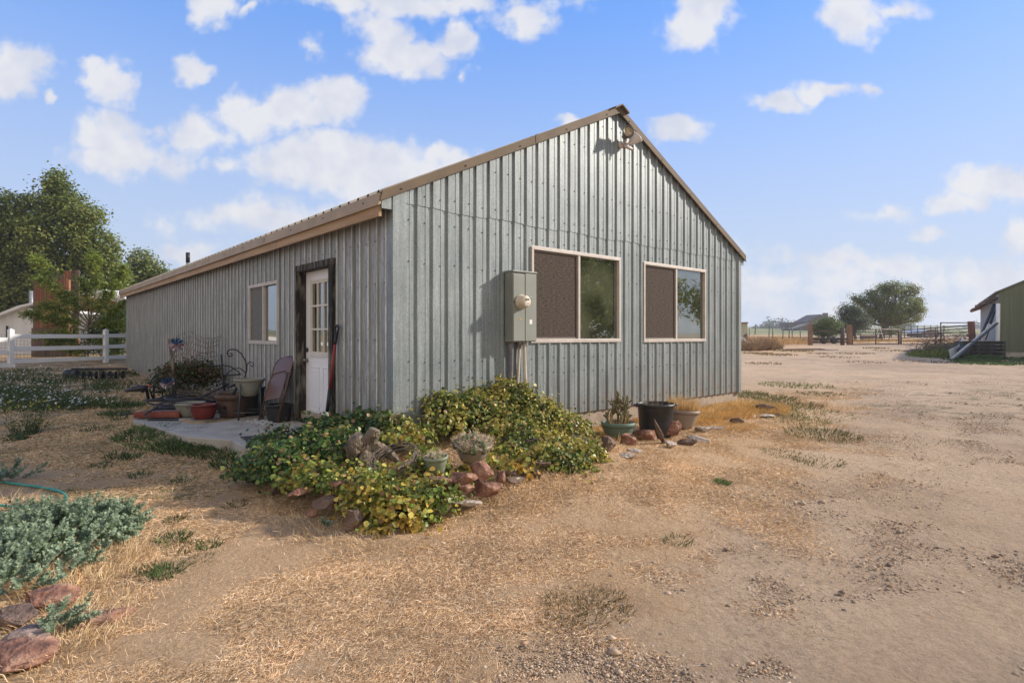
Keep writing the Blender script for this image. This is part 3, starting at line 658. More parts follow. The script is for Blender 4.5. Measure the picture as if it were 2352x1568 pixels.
# floodlight near the peak
lx = S(1421); fl = thing('floodlight', bl(lx, -.02, 4.50), 'twin round floodlight fixed to the siding just under the roof peak', 'light', rz=ANG)
c = MB(); c.lathe([(0, 0), (.05, 0), (.055, .03), (.03, .05), (0, .05)], (.0, 0, -.1), 16, rot=(math.pi / 2, 0, 0)); c.tube([(0, -.03, -.1), (-.02, -.12, -.09), (-.03, -.16, .0)], .016, 8); c.tube([(0, -.03, -.1), (.1, -.1, -.08), (.17, -.14, -.06)], .016, 8)
c.tube([(-.02, -.1, -.13), (.02, -.12, -.155), (.09, -.16, -.18)], .022, 10)
c.build('bracket', pm('pale_bracket', (.5, .42, .38), (.6, .52, .46), 4, .5), fl)
c = MB(); c.lathe([(0, 0), (.045, 0), (.05, .03), (.085, .12), (.09, .16), (.082, .163), (.08, .155)], (.0, -.09, .0), 28, rot=(math.radians(78), 0, math.radians(-30)))
hd = c.build('lamp_head', pm('tan_lamp_shell', (.10, .09, .07), (.16, .14, .11), 6, .4), fl)
c = MB(); c.lathe([(0, .150), (.079, .150), (.079, .154), (0, .160)], (.0, -.09, .0), 28, rot=(math.radians(78), 0, math.radians(-30))); c.build('lens', pm('amber_lens', (.30, .22, .12), (.42, .33, .2), 10, .15), hd)
c = MB(); c.lathe([(0, 0), (.035, 0), (.045, .05), (.088, .16), (.09, .175), (.08, .17)], (.13, -.08, -.08), 28, rot=(math.radians(48), 0, math.radians(42)))
c.build('lamp_head', pm('white_lamp_shell', (.62, .58, .55), (.68, .64, .6), 4, .4), fl)
# ------------------------------------------------------------------ patio slab
st = MB(); zs = .35
P1, P2, P3, P4 = G(305, 965, zs), G(430, 1003, zs), G(532, 1010, zs), G(575, 1034, zs)
wa, wb = bl(-.02, 1.05, 0), bl(-.02, 6.4, 0)
poly = [(p.x, p.y, zs - .16) for p in (P1, P2, P3, P4)] + [(wa.x, wa.y, zs - .16), (wb.x, wb.y, zs - .16), (G(330, 945, zs).x, G(330, 945, zs).y, zs - .16)]
st.prism(poly, (0, 0, .16)); st.build('patio', M_CONC, kind='structure', bevel=.01)
mtt = MB(); a = G(552, 1004, zs + .012); mtt.prism([a, G(600, 1000, zs + .012), G(640, 1012, zs + .012), G(585, 1022, zs + .012)], (0, 0, .01))
mtt.build('door_mat', pm('dark_rubber', (.03, .03, .035), (.06, .06, .065), 30, .9), label='dark rubber mat on the concrete corner half under the vines', cat='mat')

# ------------------------------------------------------------------ loose ground stuff
def sample_ground(n, D0, D1, px0=-120, px1=2470, p=1.0):
    u = rng.random(n); D = D0 * (D1 / D0) ** u if p == 0 else (D0 + (D1 - D0) * u)
    px = rng.uniform(px0, px1, n); x = (px - CX) / F * D
    return x, D
def nz2(x, y, s, o=0): return np.array([mn.noise(Vector((a * s + o, b * s, o * .37))) for a, b in zip(x, y)])
def on_building(x, y):
    a = (x - CR.x) * U.x + (y - CR.y) * U.y; b = (x - CR.x) * V.x + (y - CR.y) * V.y
    return (a > 0) & (a < W0) & (b > 0) & (b < LEN)
def on_slab(x, y):
    ins = np.zeros(len(x), bool); pp = [(q[0], q[1]) for q in poly]
    for (x1, y1), (x2, y2) in zip(pp, pp[1:] + pp[:1]):
        c = ((y1 > y) != (y2 > y)) & (x < (x2 - x1) * (y - y1) / (y2 - y1 + 1e-12) + x1); ins ^= c
    return ins
# dry straw lying on the yard
xa, ya = sample_ground(520000, 2.1, 13.5, p=0); xb, yb = sample_ground(480000, 3.0, 12.5, px0=-60, px1=2200); x = np.concatenate([xa, xb]); y = np.concatenate([ya, yb])
e = edge_n(x, y); dn = nz2(x, y, 1.6, 3)
keep = (rng.random(len(x)) < np.clip(1.0 - sstn(-1.1, .9, e + dn * 1.6) * 1.05, .012, 1)) & ~on_building(x, y) & ~on_slab(x, y)
keep &= rng.random(len(x)) < np.clip(1.1 + dn * .8, .7, 1)
x, y, dn = x[keep], y[keep], dn[keep]; n = len(x); z = Hn(x, y)
th = rng.uniform(0, 2 * np.pi, n) + nz2(x, y, .8, 9) * 3; el = np.abs(rng.normal(0, .10, n)); st_ = rng.random(n) < .05; el = np.where(st_, rng.uniform(.5, 1.3, n), el)
d = np.stack([np.cos(th) * np.cos(el), np.sin(th) * np.cos(el), np.sin(el)], 1)
L_ = rng.uniform(.012, .046, n) * (1 + .03 * y) * np.where(rng.random(n) < .03, 2.4, 1); wd = (.00045 + .00028 * y) * rng.uniform(.6, 1.3, n)
sun_c = [(.68, .48, .28), (.74, .55, .34), (.62, .42, .24), (.55, .36, .19), (.82, .65, .45), (.47, .30, .16)]
cols = pick(sun_c, n, .14) * 1.06 * (1 + .25 * nz2(x, y, 2.3, 5))[:, None]
sh = (x < -1.8) & (y > 5.2); gr = sh & (rng.random(n) < .20 + .5 * np.clip(dn, 0, 1)); cols[gr] = pick([(.12, .15, .05), (.17, .18, .08), (.08, .11, .04)], gr.sum())
v, f, c = blades(np.stack([x, y, z + .004], 1), d, L_, wd, cols, bend=rng.normal(0, .12, (n, 3)) * L_[:, None])
npmesh('dry_grass', v, f, c, M_STRAW, label='short dry straw-coloured grass covering the yard in front of the metal building', cat='grass', kind='stuff')
# gravel on the driveway
x, y = sample_ground(400000, 2.1, 16, px0=500, p=0)
e = edge_n(x, y); a1 = nz2(x, y, .9, 21); a2 = nz2(x, y, 2.6, 4)
pr = np.clip(.36 + 1.5 * a1 + .7 * a2, .03, 1) * sstn(-1.6, .4, e + a2) * (1 - .8 * np.maximum(sstn(.75, .15, np.abs(e - 1.9 + a1)), sstn(.8, .2, np.abs(e - 4.3 + a1)))); keep = (rng.random(len(x)) < pr) & ~on_building(x, y)
x, y = x[keep], y[keep]; n = len(x); sz = np.exp(rng.normal(-5.6, .45, n)) * (1 + .05 * y); sz = np.where(rng.random(n) < .01, sz * 2.6, sz)
base = np.array([[1, 0, 0], [.3, .95, 0], [-.8, .6, 0], [-.8, -.6, 0], [.3, -.95, 0], [.1, .1, .62], [0, 0, -.5]])
tri = np.array([[0, 1, 5], [1, 2, 5], [2, 3, 5], [3, 4, 5], [4, 0, 5], [1, 0, 6], [2, 1, 6], [3, 2, 6], [4, 3, 6], [0, 4, 6]])
th = rng.uniform(0, 6.28, n); cs_, sn_ = np.cos(th), np.sin(th); bb_ = base[None] * rng.uniform(.65, 1.3, (n, 7, 3)) * sz[:, None, None]
v = np.stack([bb_[..., 0] * cs_[:, None] - bb_[..., 1] * sn_[:, None], bb_[..., 0] * sn_[:, None] + bb_[..., 1] * cs_[:, None], bb_[..., 2]], -1)
v = v + np.stack([x, y, Hn(x, y) + sz * .25], 1)[:, None]
f = tri[None] + (np.arange(n) * 7)[:, None, None]; c = pick([(.50, .37, .25), (.40, .29, .20), (.58, .45, .32), (.26, .19, .14), (.46, .30, .19), (.52, .40, .28)], n, .15)
npmesh('gravel', v.reshape(-1, 3), f.reshape(-1, 3), np.repeat(c, 7, 0), M_STRAW, label='loose pale river gravel scattered over the dirt driveway', cat='gravel', kind='stuff')

# green weeds and tufts
def tuftparts(P0, r, n, h, pal, spread=.5, leafy=0, w=.003):
    a = rng.uniform(0, 6.28, n); q = np.sqrt(rng.random(n)) * r; bx = P0[0] + np.cos(a) * q; by = P0[1] + np.sin(a) * q
    d = np.stack([np.cos(a) * spread * rng.random(n), np.sin(a) * spread * rng.random(n), np.ones(n)], 1) + rng.normal(0, .15 + spread * .3, (n, 3)) * [1, 1, .1]
    L = h * rng.uniform(.45, 1.1, n); B = np.stack([bx, by, Hn(bx, by) + max(0, P0[2] - H(P0[0], P0[1]))], 1)
    out = [blades(B, d, L, np.full(n, w), pick(pal, n), bend=np.stack([np.cos(a), np.sin(a), -.4 * np.ones(n)], 1) * (L * .25)[:, None])]
    if leafy:
        k = rng.integers(0, n, n * leafy); t = rng.random(len(k)); Pq = B[k] + norm(d[k]) * (L[k] * t)[:, None]
        out.append(leaves(Pq + rng.normal(0, .008, Pq.shape), rng.normal(0, .6, Pq.shape) + [0, 0, .8], rng.uniform(.012, .03, len(k)), pick(pal, len(k)), LEAF_FAR))
    return out
GRN = [(.05, .10, .025), (.08, .14, .035), (.11, .16, .05), (.04, .075, .025)]
GRNB = [(.06, .12, .03), (.10, .19, .045), (.14, .22, .06)]; GRWD = [(.14, .17, .05), (.20, .20, .08), (.30, .26, .12), (.10, .13, .04)]; DRK = [(.16, .12, .05), (.24, .17, .08), (.13, .11, .045), (.36, .25, .13)]; OLV = [(.10, .11, .035), (.15, .14, .05), (.20, .16, .07)]
parts = []
for (px, py, r, n, h, pal) in [(2010, 800, .8, 120, .12, DRK), (1965, 812, 1.0, 160, .08, DRK), (2050, 806, 1.2, 160, .08, DRK), (1925, 820, 1.0, 120, .07, DRK), (2120, 830, 1.2, 160, .07, DRK), (1880, 812, .7, 120, .07, DRK), (1985, 832, .8, 100, .06, DRK), (1785, 815, 1.0, 200, .1, DRK), (1740, 812, .8, 200, .12, DRK), (1820, 806, 1.2, 260, .1, DRK), (1755, 835, .7, 140, .08, DRK), (285, 935, .35, 260, .14, GRN), (262, 952, .25, 160, .10, GRN), (395, 1012, .5, 700, .08, GRNB), (450, 1022, .45, 800, .09, GRN), (510, 1032, .4, 700, .09, GRN), (330, 1000, .35, 350, .08, GRN), (350, 985, .3, 250, .08, GRNB),
        (555, 1062, .3, 500, .1, GRN), (300, 1052, .12, 90, .07, GRN), (262, 1050, .12, 80, .07, GRN), (320, 1095, .10, 60, .06, GRN), (420, 1104, .10, 70, .05, GRN), (240, 1070, .12, 60, .05, GRN), (230, 985, .22, 150, .05, GRN),
        (405, 1195, .09, 70, .05, OLV), (400, 1240, .12, 130, .07, GRN), (420, 1260, .14, 110, .05, OLV), (480, 1255, .09, 70, .06, GRN), (380, 1320, .10, 120, .10, GRN), (455, 1290, .11, 90, .05, OLV), (345, 1310, .1, 90, .06, OLV),
        (1660, 1109, .08, 160, .04, GRNB), (1350, 1392, .26, 420, .045, DRK), (1315, 1415, .2, 220, .035, DRK), (1385, 1385, .16, 140, .04, DRK), (1790, 1042, .22, 200, .05, OLV), (1560, 1245, .12, 80, .05, OLV), (540, 1160, .1, 90, .04, OLV),
        (1825, 885, .9, 420, .07, GRWD), (1880, 905, .5, 160, .06, OLV), (1890, 1000, .5, 400, .08, OLV), (1850, 950, .8, 600, .06, GRWD), (1800, 930, .7, 500, .09, OLV), (1760, 915, .6, 400, .1, OLV), (1720, 905, .4, 200, .1, OLV), (1830, 965, .5, 300, .05, GRWD), (1880, 1060, .3, 140, .06, OLV)]:
    g = G(px, py); parts += tuftparts(g, r, n, h, pal, .7, w=.0012 + .0006 * g.y)
v, f, c = cat3(parts); npmesh('weed_tufts', v, f, c, M_LEAF, label='low green weeds dotted about the dry yard and driveway edge', cat='weeds', kind='stuff')
# tall weeds with white flowers in the far left yard
parts = []
for k in range(170):
    px = R.uniform(-60, 335); py = R.uniform(846, 940)
    if R.random() < .3: py = R.uniform(905, 945)
    if px > 250 and py > 905 - (px - 250) * .3: continue
    g = G(px, py); parts += tuftparts(g, .35, 46, R.choice((.10, .16, .26)) if py > 870 else .09, GRN + OLV[:2], .6, 2, w=.002 + .0004 * g.y)
v, f, c = cat3(parts)
wf = rng.integers(0, len(v) // 6, 480); Pw = v[wf * 6] * 1.0; Pw[:, 2] = Hn(Pw[:, 0], Pw[:, 1]) + rng.uniform(.06, .16, len(Pw))
lv = leaves(Pw, np.tile([0, -.5, .9], (len(Pw), 1)) + rng.normal(0, .3, Pw.shape), rng.uniform(.03, .06, len(Pw)), pick([(.8, .8, .78), (.62, .64, .60)], len(Pw), .1), LEAF_FAR)
v, f, c = cat3([(v, f, c), lv]); npmesh('flowering_weeds', v, f, c, M_LEAF, label='green bindweed patch speckled with small white flowers in the left yard', cat='weeds', kind='stuff')
def weed_plant(px, py, r, n, h, label, pal=GRN, flower=None):
    g = G(px, py); p = tuftparts(g, r, n, h, pal, .55, 7, w=.0025)
    if flower:
        k = 30; Pq = np.array(g)[None] + rng.normal(0, 1, (k, 3)) * [r, r, .04] + [0, 0, h]; p.append(leaves(Pq, rng.normal(size=(k, 3)), np.full(k, .035), pick([flower], k)))
    v, f, c = cat3(p); v = v - np.array(g); o = npmesh('weed_plant', v, f, c, M_LEAF, label=label, cat='weed'); o.location = g
weed_plant(62, 998, .17, 110, .42, 'bushy upright green weed standing alone in the left yard', flower=(.5, .45, .05))
weed_plant(38, 1012, .12, 50, .10, 'low green weed in front of the tall lone weed')
weed_plant(275, 965, .12, 30, .28, 'thin leaning weed beside the corner of the concrete slab')

# ------------------------------------------------------------------ planting bed: vines
def vine(name, blobs, n, size, pal, label, stems=200, shell=.5, front=None):
    P_, N_, k = blobpts(blobs, n, shell)
    P_ = P_ + N_ * (nz2(P_[:, 0] + P_[:, 2], P_[:, 1], 3.2, 7) * .13 + nz2(P_[:, 0] - P_[:, 2], P_[:, 1], 8, 3) * .07)[:, None]; o_ = rng.random(n) < .06; P_[o_] += N_[o_] * rng.uniform(.02, .14, (o_.sum(), 1))
    kk = nz2(P_[:, 0] * 1.0, P_[:, 1] + P_[:, 2] * 1.3, 7.5, 11) > -.30; P_, N_, k = P_[kk], N_[kk], k[kk]
    gz = Hn(P_[:, 0], P_[:, 1]); P_[:, 2] = np.maximum(P_[:, 2], gz + .015)
    a = (P_[:, 0] - CR.x) * U.x + (P_[:, 1] - CR.y) * U.y; b = (P_[:, 0] - CR.x) * V.x + (P_[:, 1] - CR.y) * V.y
    ok = ~((a > -.03) & (b > -.03) & (b < 5)); P_, N_, k = P_[ok], N_[ok], k[ok]; n = len(P_)
    nr = N_ * .7 + rng.normal(0, .6, (n, 3)) + [.0, -.15, .4]
    cl = nz2(P_[:, 0], P_[:, 1], 3.5, 2); pl = np.array(pal, float)
    idx = np.clip(((cl * .7 + .5) * len(pl) + rng.normal(0, 2.0, n)).astype(int), 0, len(pl) - 1); cols = np.clip(pl[idx] * (1 + rng.normal(0, .22, (n, 1))), .004, 1)
    parts = [leaves(P_, nr, rng.uniform(size * .45, size * 1.5, n), cols, LEAF_NEAR, droop=np.tile([0., -.2, -.8], (n, 1)))]
    q_ = rng.random(n) < .07; cols[q_] = pick([(.30, .17, .07), (.20, .11, .05), (.44, .30, .15)], q_.sum())
    parts = [leaves(P_, nr, rng.uniform(size * .45, size * 1.5, n), cols, LEAF_NEAR, droop=np.tile([0., -.2, -.8], (n, 1)))]
    i = rng.integers(0, n, stems); th = rng.uniform(0, 6.28, stems); d = np.stack([np.cos(th), np.sin(th), rng.normal(0, .5, stems)], 1) + N_[i] * .4
    parts.append(blades(P_[i], d, rng.uniform(.06, .24, stems), np.full(stems, .0016), pick([(.34, .24, .12), (.45, .36, .2), (.2, .2, .07)], stems), bend=rng.normal(0, .04, (stems, 3))))
    lv_ = [p for p in parts]
    F1 = lv_[0][1]; v, f, c = cat3(lv_)
    c0 = np.array(blobs[0][0]); c0[2] = H(c0[0], c0[1]); o = npmesh(name, v - c0, f, c, M_LEAFN, label=label, cat='vine'); o.location = c0
    return o
def B(px, py, D, rx, ry, rz): return (tuple(W(px, py, D)), (rx, ry, rz))
YEL = [(.12, .16, .03), (.15, .22, .04), (.28, .32, .06), (.42, .41, .09), (.52, .44, .10), (.50, .34, .06)]
MIX = [(.06, .09, .02), (.12, .16, .03), (.21, .245, .045), (.30, .31, .06), (.40, .37, .08), (.46, .36, .09)]
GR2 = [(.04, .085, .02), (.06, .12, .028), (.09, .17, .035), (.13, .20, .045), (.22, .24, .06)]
vine('creeping_vine', [B(1175, 925, 7.0, .34, .28, .30), B(1120, 950, 6.8, .42, .32, .32), B(1050, 965, 6.45, .36, .3, .28), B(1010, 985, 6.2, .22, .2, .26), B(1215, 965, 7.0, .45, .4, .34), B(1290, 990, 7.1, .42, .4, .26), B(1160, 1010, 6.4, .45, .4, .30),
      B(1245, 1030, 6.5, .42, .4, .26), B(1320, 1040, 6.8, .34, .35, .2), B(1265, 1070, 6.2, .38, .3, .16), B(1335, 1065, 6.45, .24, .25, .14), B(1180, 1055, 6.05, .25, .25, .16), B(1370, 1055, 6.6, .16, .2, .1), B(1210, 1075, 5.9, .3, .25, .14), B(1270, 1088, 5.95, .3, .22, .12), B(1325, 1082, 6.1, .24, .2, .12), B(1150, 1060, 5.95, .25, .2, .16), B(1225, 1095, 5.75, .22, .16, .08), B(1300, 1072, 5.75, .30, .22, .20), B(1245, 1075, 5.6, .28, .2, .17), B(1350, 1062, 5.95, .22, .2, .17), B(1325, 1092, 5.65, .22, .14, .10), B(1015, 950, 6.35, .2, .15, .2)], 42000, .035, MIX,
     'big mound of green and yellow vine climbing the front wall below the meter cabinet', 420)
vine('creeping_vine', [B(870, 1125, 4.85, .36, .3, .16), B(950, 1110, 5.05, .32, .26, .15), B(800, 1095, 5.1, .32, .28, .12), B(720, 1095, 5.2, .28, .26, .09), B(900, 1175, 4.62, .34, .2, .14), B(835, 1165, 4.65, .22, .18, .13), B(985, 1155, 4.75, .2, .16, .12), B(1000, 1085, 5.35, .16, .14, .07), B(870, 1215, 4.5, .22, .12, .08), B(960, 1200, 4.55, .2, .12, .07), B(690, 1108, 5.0, .2, .14, .08), B(745, 1085, 5.1, .26, .16, .12), B(760, 1120, 4.9, .2, .14, .08)], 15000, .040, YEL,
     'bright yellow-green vine spilling over the front rocks of the planting bed', 260)
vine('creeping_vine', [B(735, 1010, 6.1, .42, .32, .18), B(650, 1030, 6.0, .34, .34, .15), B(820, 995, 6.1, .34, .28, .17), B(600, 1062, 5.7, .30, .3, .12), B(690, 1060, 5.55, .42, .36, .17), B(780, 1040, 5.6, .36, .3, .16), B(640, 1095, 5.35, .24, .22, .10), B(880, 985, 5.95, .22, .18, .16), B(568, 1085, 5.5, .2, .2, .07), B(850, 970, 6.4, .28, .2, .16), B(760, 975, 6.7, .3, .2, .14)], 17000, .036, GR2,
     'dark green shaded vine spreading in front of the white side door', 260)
vine('creeping_vine', [B(930, 1010, 5.75, .28, .22, .14), B(980, 1045, 5.6, .16, .14, .08), B(900, 975, 5.9, .14, .12, .1)], 1100, .040, YEL, 'sparse yellow vine trailing from behind the driftwood stump toward the wall corner', 160)
vine('creeping_vine', [B(1195, 1085, 5.45, .16, .12, .10), B(1080, 1085, 5.35, .16, .12, .07), B(1110, 1065, 5.5, .14, .1, .07), B(1050, 1105, 5.2, .14, .1, .05)], 1250, .042, YEL[2:] + [(.55, .32, .05)], 'small bright yellow vine clump hanging over the stacked red rocks', 60)
soil = MB()
for (px, py, D, rx, ry, rz) in [(1175, 960, 7.0, .45, .3, .33), (1090, 990, 6.6, .5, .35, .28), (1240, 1010, 6.8, .5, .4, .24), (1200, 1060, 6.3, .5, .4, .2), (1310, 1050, 6.7, .35, .3, .14), (870, 1160, 4.95, .5, .3, .17), (740, 1050, 5.8, .6, .4, .16), (640, 1070, 5.7, .35, .3, .1), (820, 1020, 6.0, .5, .3, .15), (940, 1060, 5.5, .5, .3, .12)]:
    p = W(px, py, D); soil.rock((p.x, p.y, H(p.x, p.y) - .02), (rx * 1.25, ry * 1.1, rz * 1.05), int(px), mat=0, sub=3)
soil.build('garden_soil', pm('dark_garden_soil', (.035, .028, .018), (.08, .06, .04), 9, .95, bump=1), kind='structure')

# rocks
def rock(px, py, w, d, h, label, mat=M_ROCK, rz=0, tilt=(0, 0), lift=0, seed=None, D=None, name='rock', group=None):
    k_ = 1.35 if 1000 < px < 1245 else 1.5 if 1245 <= px < 1660 else 1.15; w *= k_; d *= k_; h *= k_
    if D: D *= .985 if px > 1000 else 1; p = W(px, py, D)
    else: p = G(px, py); p = Vector((p.x, p.y, p.z + h * .30 + lift))
    m = MB(); m.rock((0, 0, 0), (w * .62, d * .62, h * .72), seed or int(px * 7 + py), mat=0)
    o = m.build(name, mat, label=label, cat='rock', group=group); o.location = p; o.rotation_euler = (tilt[0], tilt[1], rz); return o
rock(1010, 1105, .34, .20, .10, 'flat reddish slab lying on top of the stacked rocks beside the yellow vine', rz=.1, D=4.98)
rock(1065, 1098, .22, .18, .14, 'orange-red angular rock at the middle of the rock pile', rz=.5, D=5.0, seed=31)
rock(1105, 1082, .28, .22, .16, 'sloping red-brown rock at the top of the rock pile', rz=-.4, tilt=(0, .35), D=5.15, seed=14)
rock(1070, 1122, .26, .2, .09, 'thin orange rock wedged under the angular one in the pile', rz=.15, tilt=(0, -.2), D=4.98, seed=15)
rock(1122, 1122, .26, .2, .12, 'rounded red rock at the right foot of the rock pile', rz=-.2, D=5.05, seed=16)
rock(1150, 1098, .09, .1, .14, 'upright orange stone at the right end of the rock pile', rz=.3, D=5.25, seed=17)
rock(1180, 1100, .20, .14, .06, 'pale grey flat stone right of the upright orange stone', M_ROCKG, .1, D=5.35, seed=18)
rock(1172, 1085, .16, .12, .06, 'dark grey flat stone under the small yellow vine clump', M_ROCKD, .1, D=5.4, seed=19)
rock(1225, 1085, .22, .16, .12, 'shaded brown rock at the foot of the big vine mound', M_ROCKD, .6, D=5.5, seed=20)
rock(1238, 1065, .20, .15, .1, 'dark red rock half buried in the big vine mound', M_ROCKD, .1, D=5.6, seed=21)
rock(1070, 1152, .24, .14, .05, 'pale grey stone at ground level below the rock pile', M_ROCKG, 0, D=4.9, seed=22)
rock(690, 1128, .40, .16, .08, 'long pink-edged rock slab poking out left of the yellow vine', rz=.75, tilt=(0, -.22), D=4.85, seed=23)
rock(632, 1115, .14, .16, .18, 'dark purple upright rock at the left front of the planting bed', M_ROCKD, .3, D=5.2, seed=24)
rock(715, 1178, .14, .10, .10, 'brown wedge rock below the long pink-edged slab', M_ROCK, .2, D=4.62, seed=25)
rock(775, 1110, .18, .12, .06, 'small red rock peeping from the yellow vine', M_ROCK, .1, D=4.82, seed=26)
rock(750, 1150, .26, .16, .12, 'dark rock under the left half of the yellow vine', M_ROCKD, .2, D=4.75, seed=27)
rock(815, 1195, .18, .12, .20, 'dark red block standing under the front of the yellow vine', M_ROCKD, .1, D=4.46, seed=28)
rock(580, 1092, .14, .12, .09, 'brown rock in the shade at the far left of the bed', M_ROCKD, .3, D=5.5, seed=29)
rock(625, 1085, .20, .12, .07, 'low brown rock behind the purple upright rock', M_ROCKD, .5, D=5.45, seed=30)
rock(900, 1225, .3, .16, .10, 'dark rock at the very front foot of the planting bed', M_ROCKD, .0, D=4.45, seed=33)
rock(975, 1175, .28, .16, .14, 'shadowed rock under the right end of the yellow vine', M_ROCKD, .0, D=4.7, seed=34)
rock(1398, 1038, .20, .16, .17, 'round dark red rock at the right edge of the big vine mound', M_ROCKD, .2, seed=35)
rock(1443, 1022, .27, .2, .15, 'red rock below the green cactus pot', M_ROCK, .4, seed=36)
rock(1483, 1010, .34, .24, .13, 'flat red-brown rock in front of the black tub', M_ROCK, -.3, seed=37)
rock(1517, 1020, .44, .09, .07, 'narrow dark splinter of rock leaning against the black tub', M_ROCKD, .9, (0, .95), .10, seed=38)
rock(1548, 1005, .26, .2, .18, 'blocky pink-veined rock right of the black tub', M_ROCK, .1, seed=39, lift=.05)
rock(1540, 1028, .16, .12, .09, 'grey stone under the blocky pink-veined rock', M_ROCKG, .1, seed=40)
rock(1575, 1022, .26, .10, .08, 'low dark red rock lying just right of the blocky rock', M_ROCKD, -.35, seed=41)
rock(1440, 1050, .26, .2, .05, 'pale flat stone in the dry grass below the cactus pot', M_ROCKG, .2, seed=42)
rock(1460, 1040, .22, .15, .04, 'flat pinkish stone beneath the black tub rocks', M_ROCKG, .3, seed=43)
rock(1602, 1010, .36, .2, .05, 'broad pale grey slab tilted in the dry grass', M_ROCKG, -.5, (.15, .15), seed=44)
rock(1618, 992, .24, .14, .08, 'ragged grey-brown rock behind the broad pale slab', M_ROCKG, -.1, seed=45)
rock(1583, 980, .20, .12, .07, 'small grey rock nearest the taupe pot', M_ROCKG, .2, seed=46)
rock(1640, 985, .30, .10, .04, 'thin brown rock sliver in the orange grass', M_ROCKG, -.5, seed=47)
rock(1695, 972, .32, .16, .12, 'dark wedge rock alone in the orange grass', M_ROCKD, -.25, seed=48)
rock(1755, 943, .50, .26, .16, 'large brown boulder at the far right of the rock edging', M_ROCKD, -.25, seed=49)
rock(1752, 957, .52, .34, .05, 'pale buff slab lying in front of the large brown boulder', M_ROCKG, -.3, seed=50)
rock(1731, 960, .12, .09, .09, 'small white stone beside the pale buff slab', M_WHITE, .3, seed=51)
rock(1785, 955, .20, .10, .06, 'small dark rock at the right tip of the buff slab', M_ROCKD, -.4, seed=52)
rock(115, 1395, .40, .26, .13, 'red-brown rock under the lower spurge stems at the left edge', M_ROCK, .2, seed=53)
rock(212, 1428, .42, .22, .07, 'flat pink-brown slab lying furthest right of the left edge rocks', M_ROCK, .45, seed=54)
rock(30, 1440, .34, .24, .14, 'dark rock at the left edge with a pale split face', M_ROCKD, .1, seed=55)
rock(65, 1475, .34, .24, .12, 'grey-brown slab in the middle of the left edge rocks', pm('greybrown_rock', (.10, .07, .06), (.30, .22, .18), 5, .85, bump=1, bscale=22), .3, seed=56)
rock(50, 1530, .46, .30, .12, 'large rust-red slab in the bottom left corner', M_ROCK, .1, seed=57)

# driftwood stump and twig wreath
g = W(835, 1045, 5.45); dw = thing('driftwood_stump', (g.x, g.y, H(g.x, g.y)), 'weathered forked driftwood stump standing in the vines before the wall corner', 'driftwood')
def rel(p, o): return Vector(p) - Vector(o)
o0 = dw.location
m = MB()
def fin(pts, rs, k=7):
    P_, Q_ = [], []
    for i in range(len(pts) - 1):
        for t in range(k): u = t / k; P_.append(pts[i].lerp(pts[i + 1], u)); Q_.append((rs[i] * (1 - u) + rs[i + 1] * u) * (1 + .04 * math.sin(i * 7 + t * 1.9)))
    return P_ + [pts[-1]], Q_ + [rs[-1]]
def branch(pp, rs):
    P_, Q_ = fin([rel(W(*q), o0) for q in pp], rs); k0 = len(m.v); m.tube(P_, Q_, 26)
    for i in range(k0, len(m.v)):
        ring, sg = divmod(i - k0, 26)
        if ring >= len(P_): continue
        c_ = P_[ring]; q = Vector(m.v[i]); g_ = .5 * mn.noise(Vector((sg * .9, ring * .12, k0 * .3))) + .35 * mn.noise(Vector((sg * 2.1, ring * .3, 5))) + (.3 if sg % 5 == 0 else 0) * -1
        m.v[i] = tuple(c_ + (q - c_) * (1 + .42 * g_))
branch([(838, 1068, 5.4), (842, 1035, 5.42), (849, 1012, 5.42), (858, 995, 5.4), (862, 985, 5.4)], [.12, .085, .066, .062, .050])
branch([(838, 1028, 5.42), (824, 1015, 5.38), (812, 1032, 5.35), (803, 1062, 5.35)], [.055, .095, .085, .03])
branch([(846, 1012, 5.45), (830, 1004, 5.45), (810, 1016, 5.45)], [.03, .032, .012])
branch([(853, 1020, 5.42), (875, 1030, 5.42), (900, 1046, 5.4), (922, 1066, 5.4)], [.05, .052, .04, .012])
branch([(765, 1036, 5.45), (785, 1040, 5.45), (815, 1042, 5.42)], [.010, .015, .018])
m.build('wood', M_WOODG, dw)
wr = thing('twig_wreath', W(905, 1062, 5.2), 'loose wreath of grey twigs lying against the driftwood stump', 'wreath')
m = MB()
for k in range(34):
    r0 = R.uniform(.17, .25); ph = R.uniform(0, 6.28); ln = R.uniform(1.8, 4); pts = []
    for t in np.linspace(0, ln, 12): a = ph + t; pts.append(Vector((r0 * math.cos(a), r0 * math.sin(a) * .75, .05 * math.sin(a + 1) + R.uniform(-.006, .006) + .03 * (k % 3) + .12 * math.sin(a) * .5)))
    m.tube(pts, .0032, 5)
m.build('twigs', M_WOODG, wr)
# old grey elbow pipe
ep = MB(); pts = [W(978, 1084, 5.25), W(990, 1080, 5.22), W(1003, 1079, 5.2), W(1014, 1084, 5.18), W(1018, 1094, 5.17)]; c0 = pts[0].copy(); ep.tube([p - c0 for p in pts], [.022, .027, .028, .025, .02], 12)
ep.tube([W(1003, 1080, 5.2) - c0, W(999, 1088, 5.17) - c0, W(997, 1096, 5.14) - c0], [.022, .02, .018], 10)
o = ep.build('antler_piece', pm('bleached_grey', (.22, .23, .25), (.42, .43, .45), 8, .5), label='curved bleached grey antler piece under the small cactus pot', cat='antler'); o.location = c0

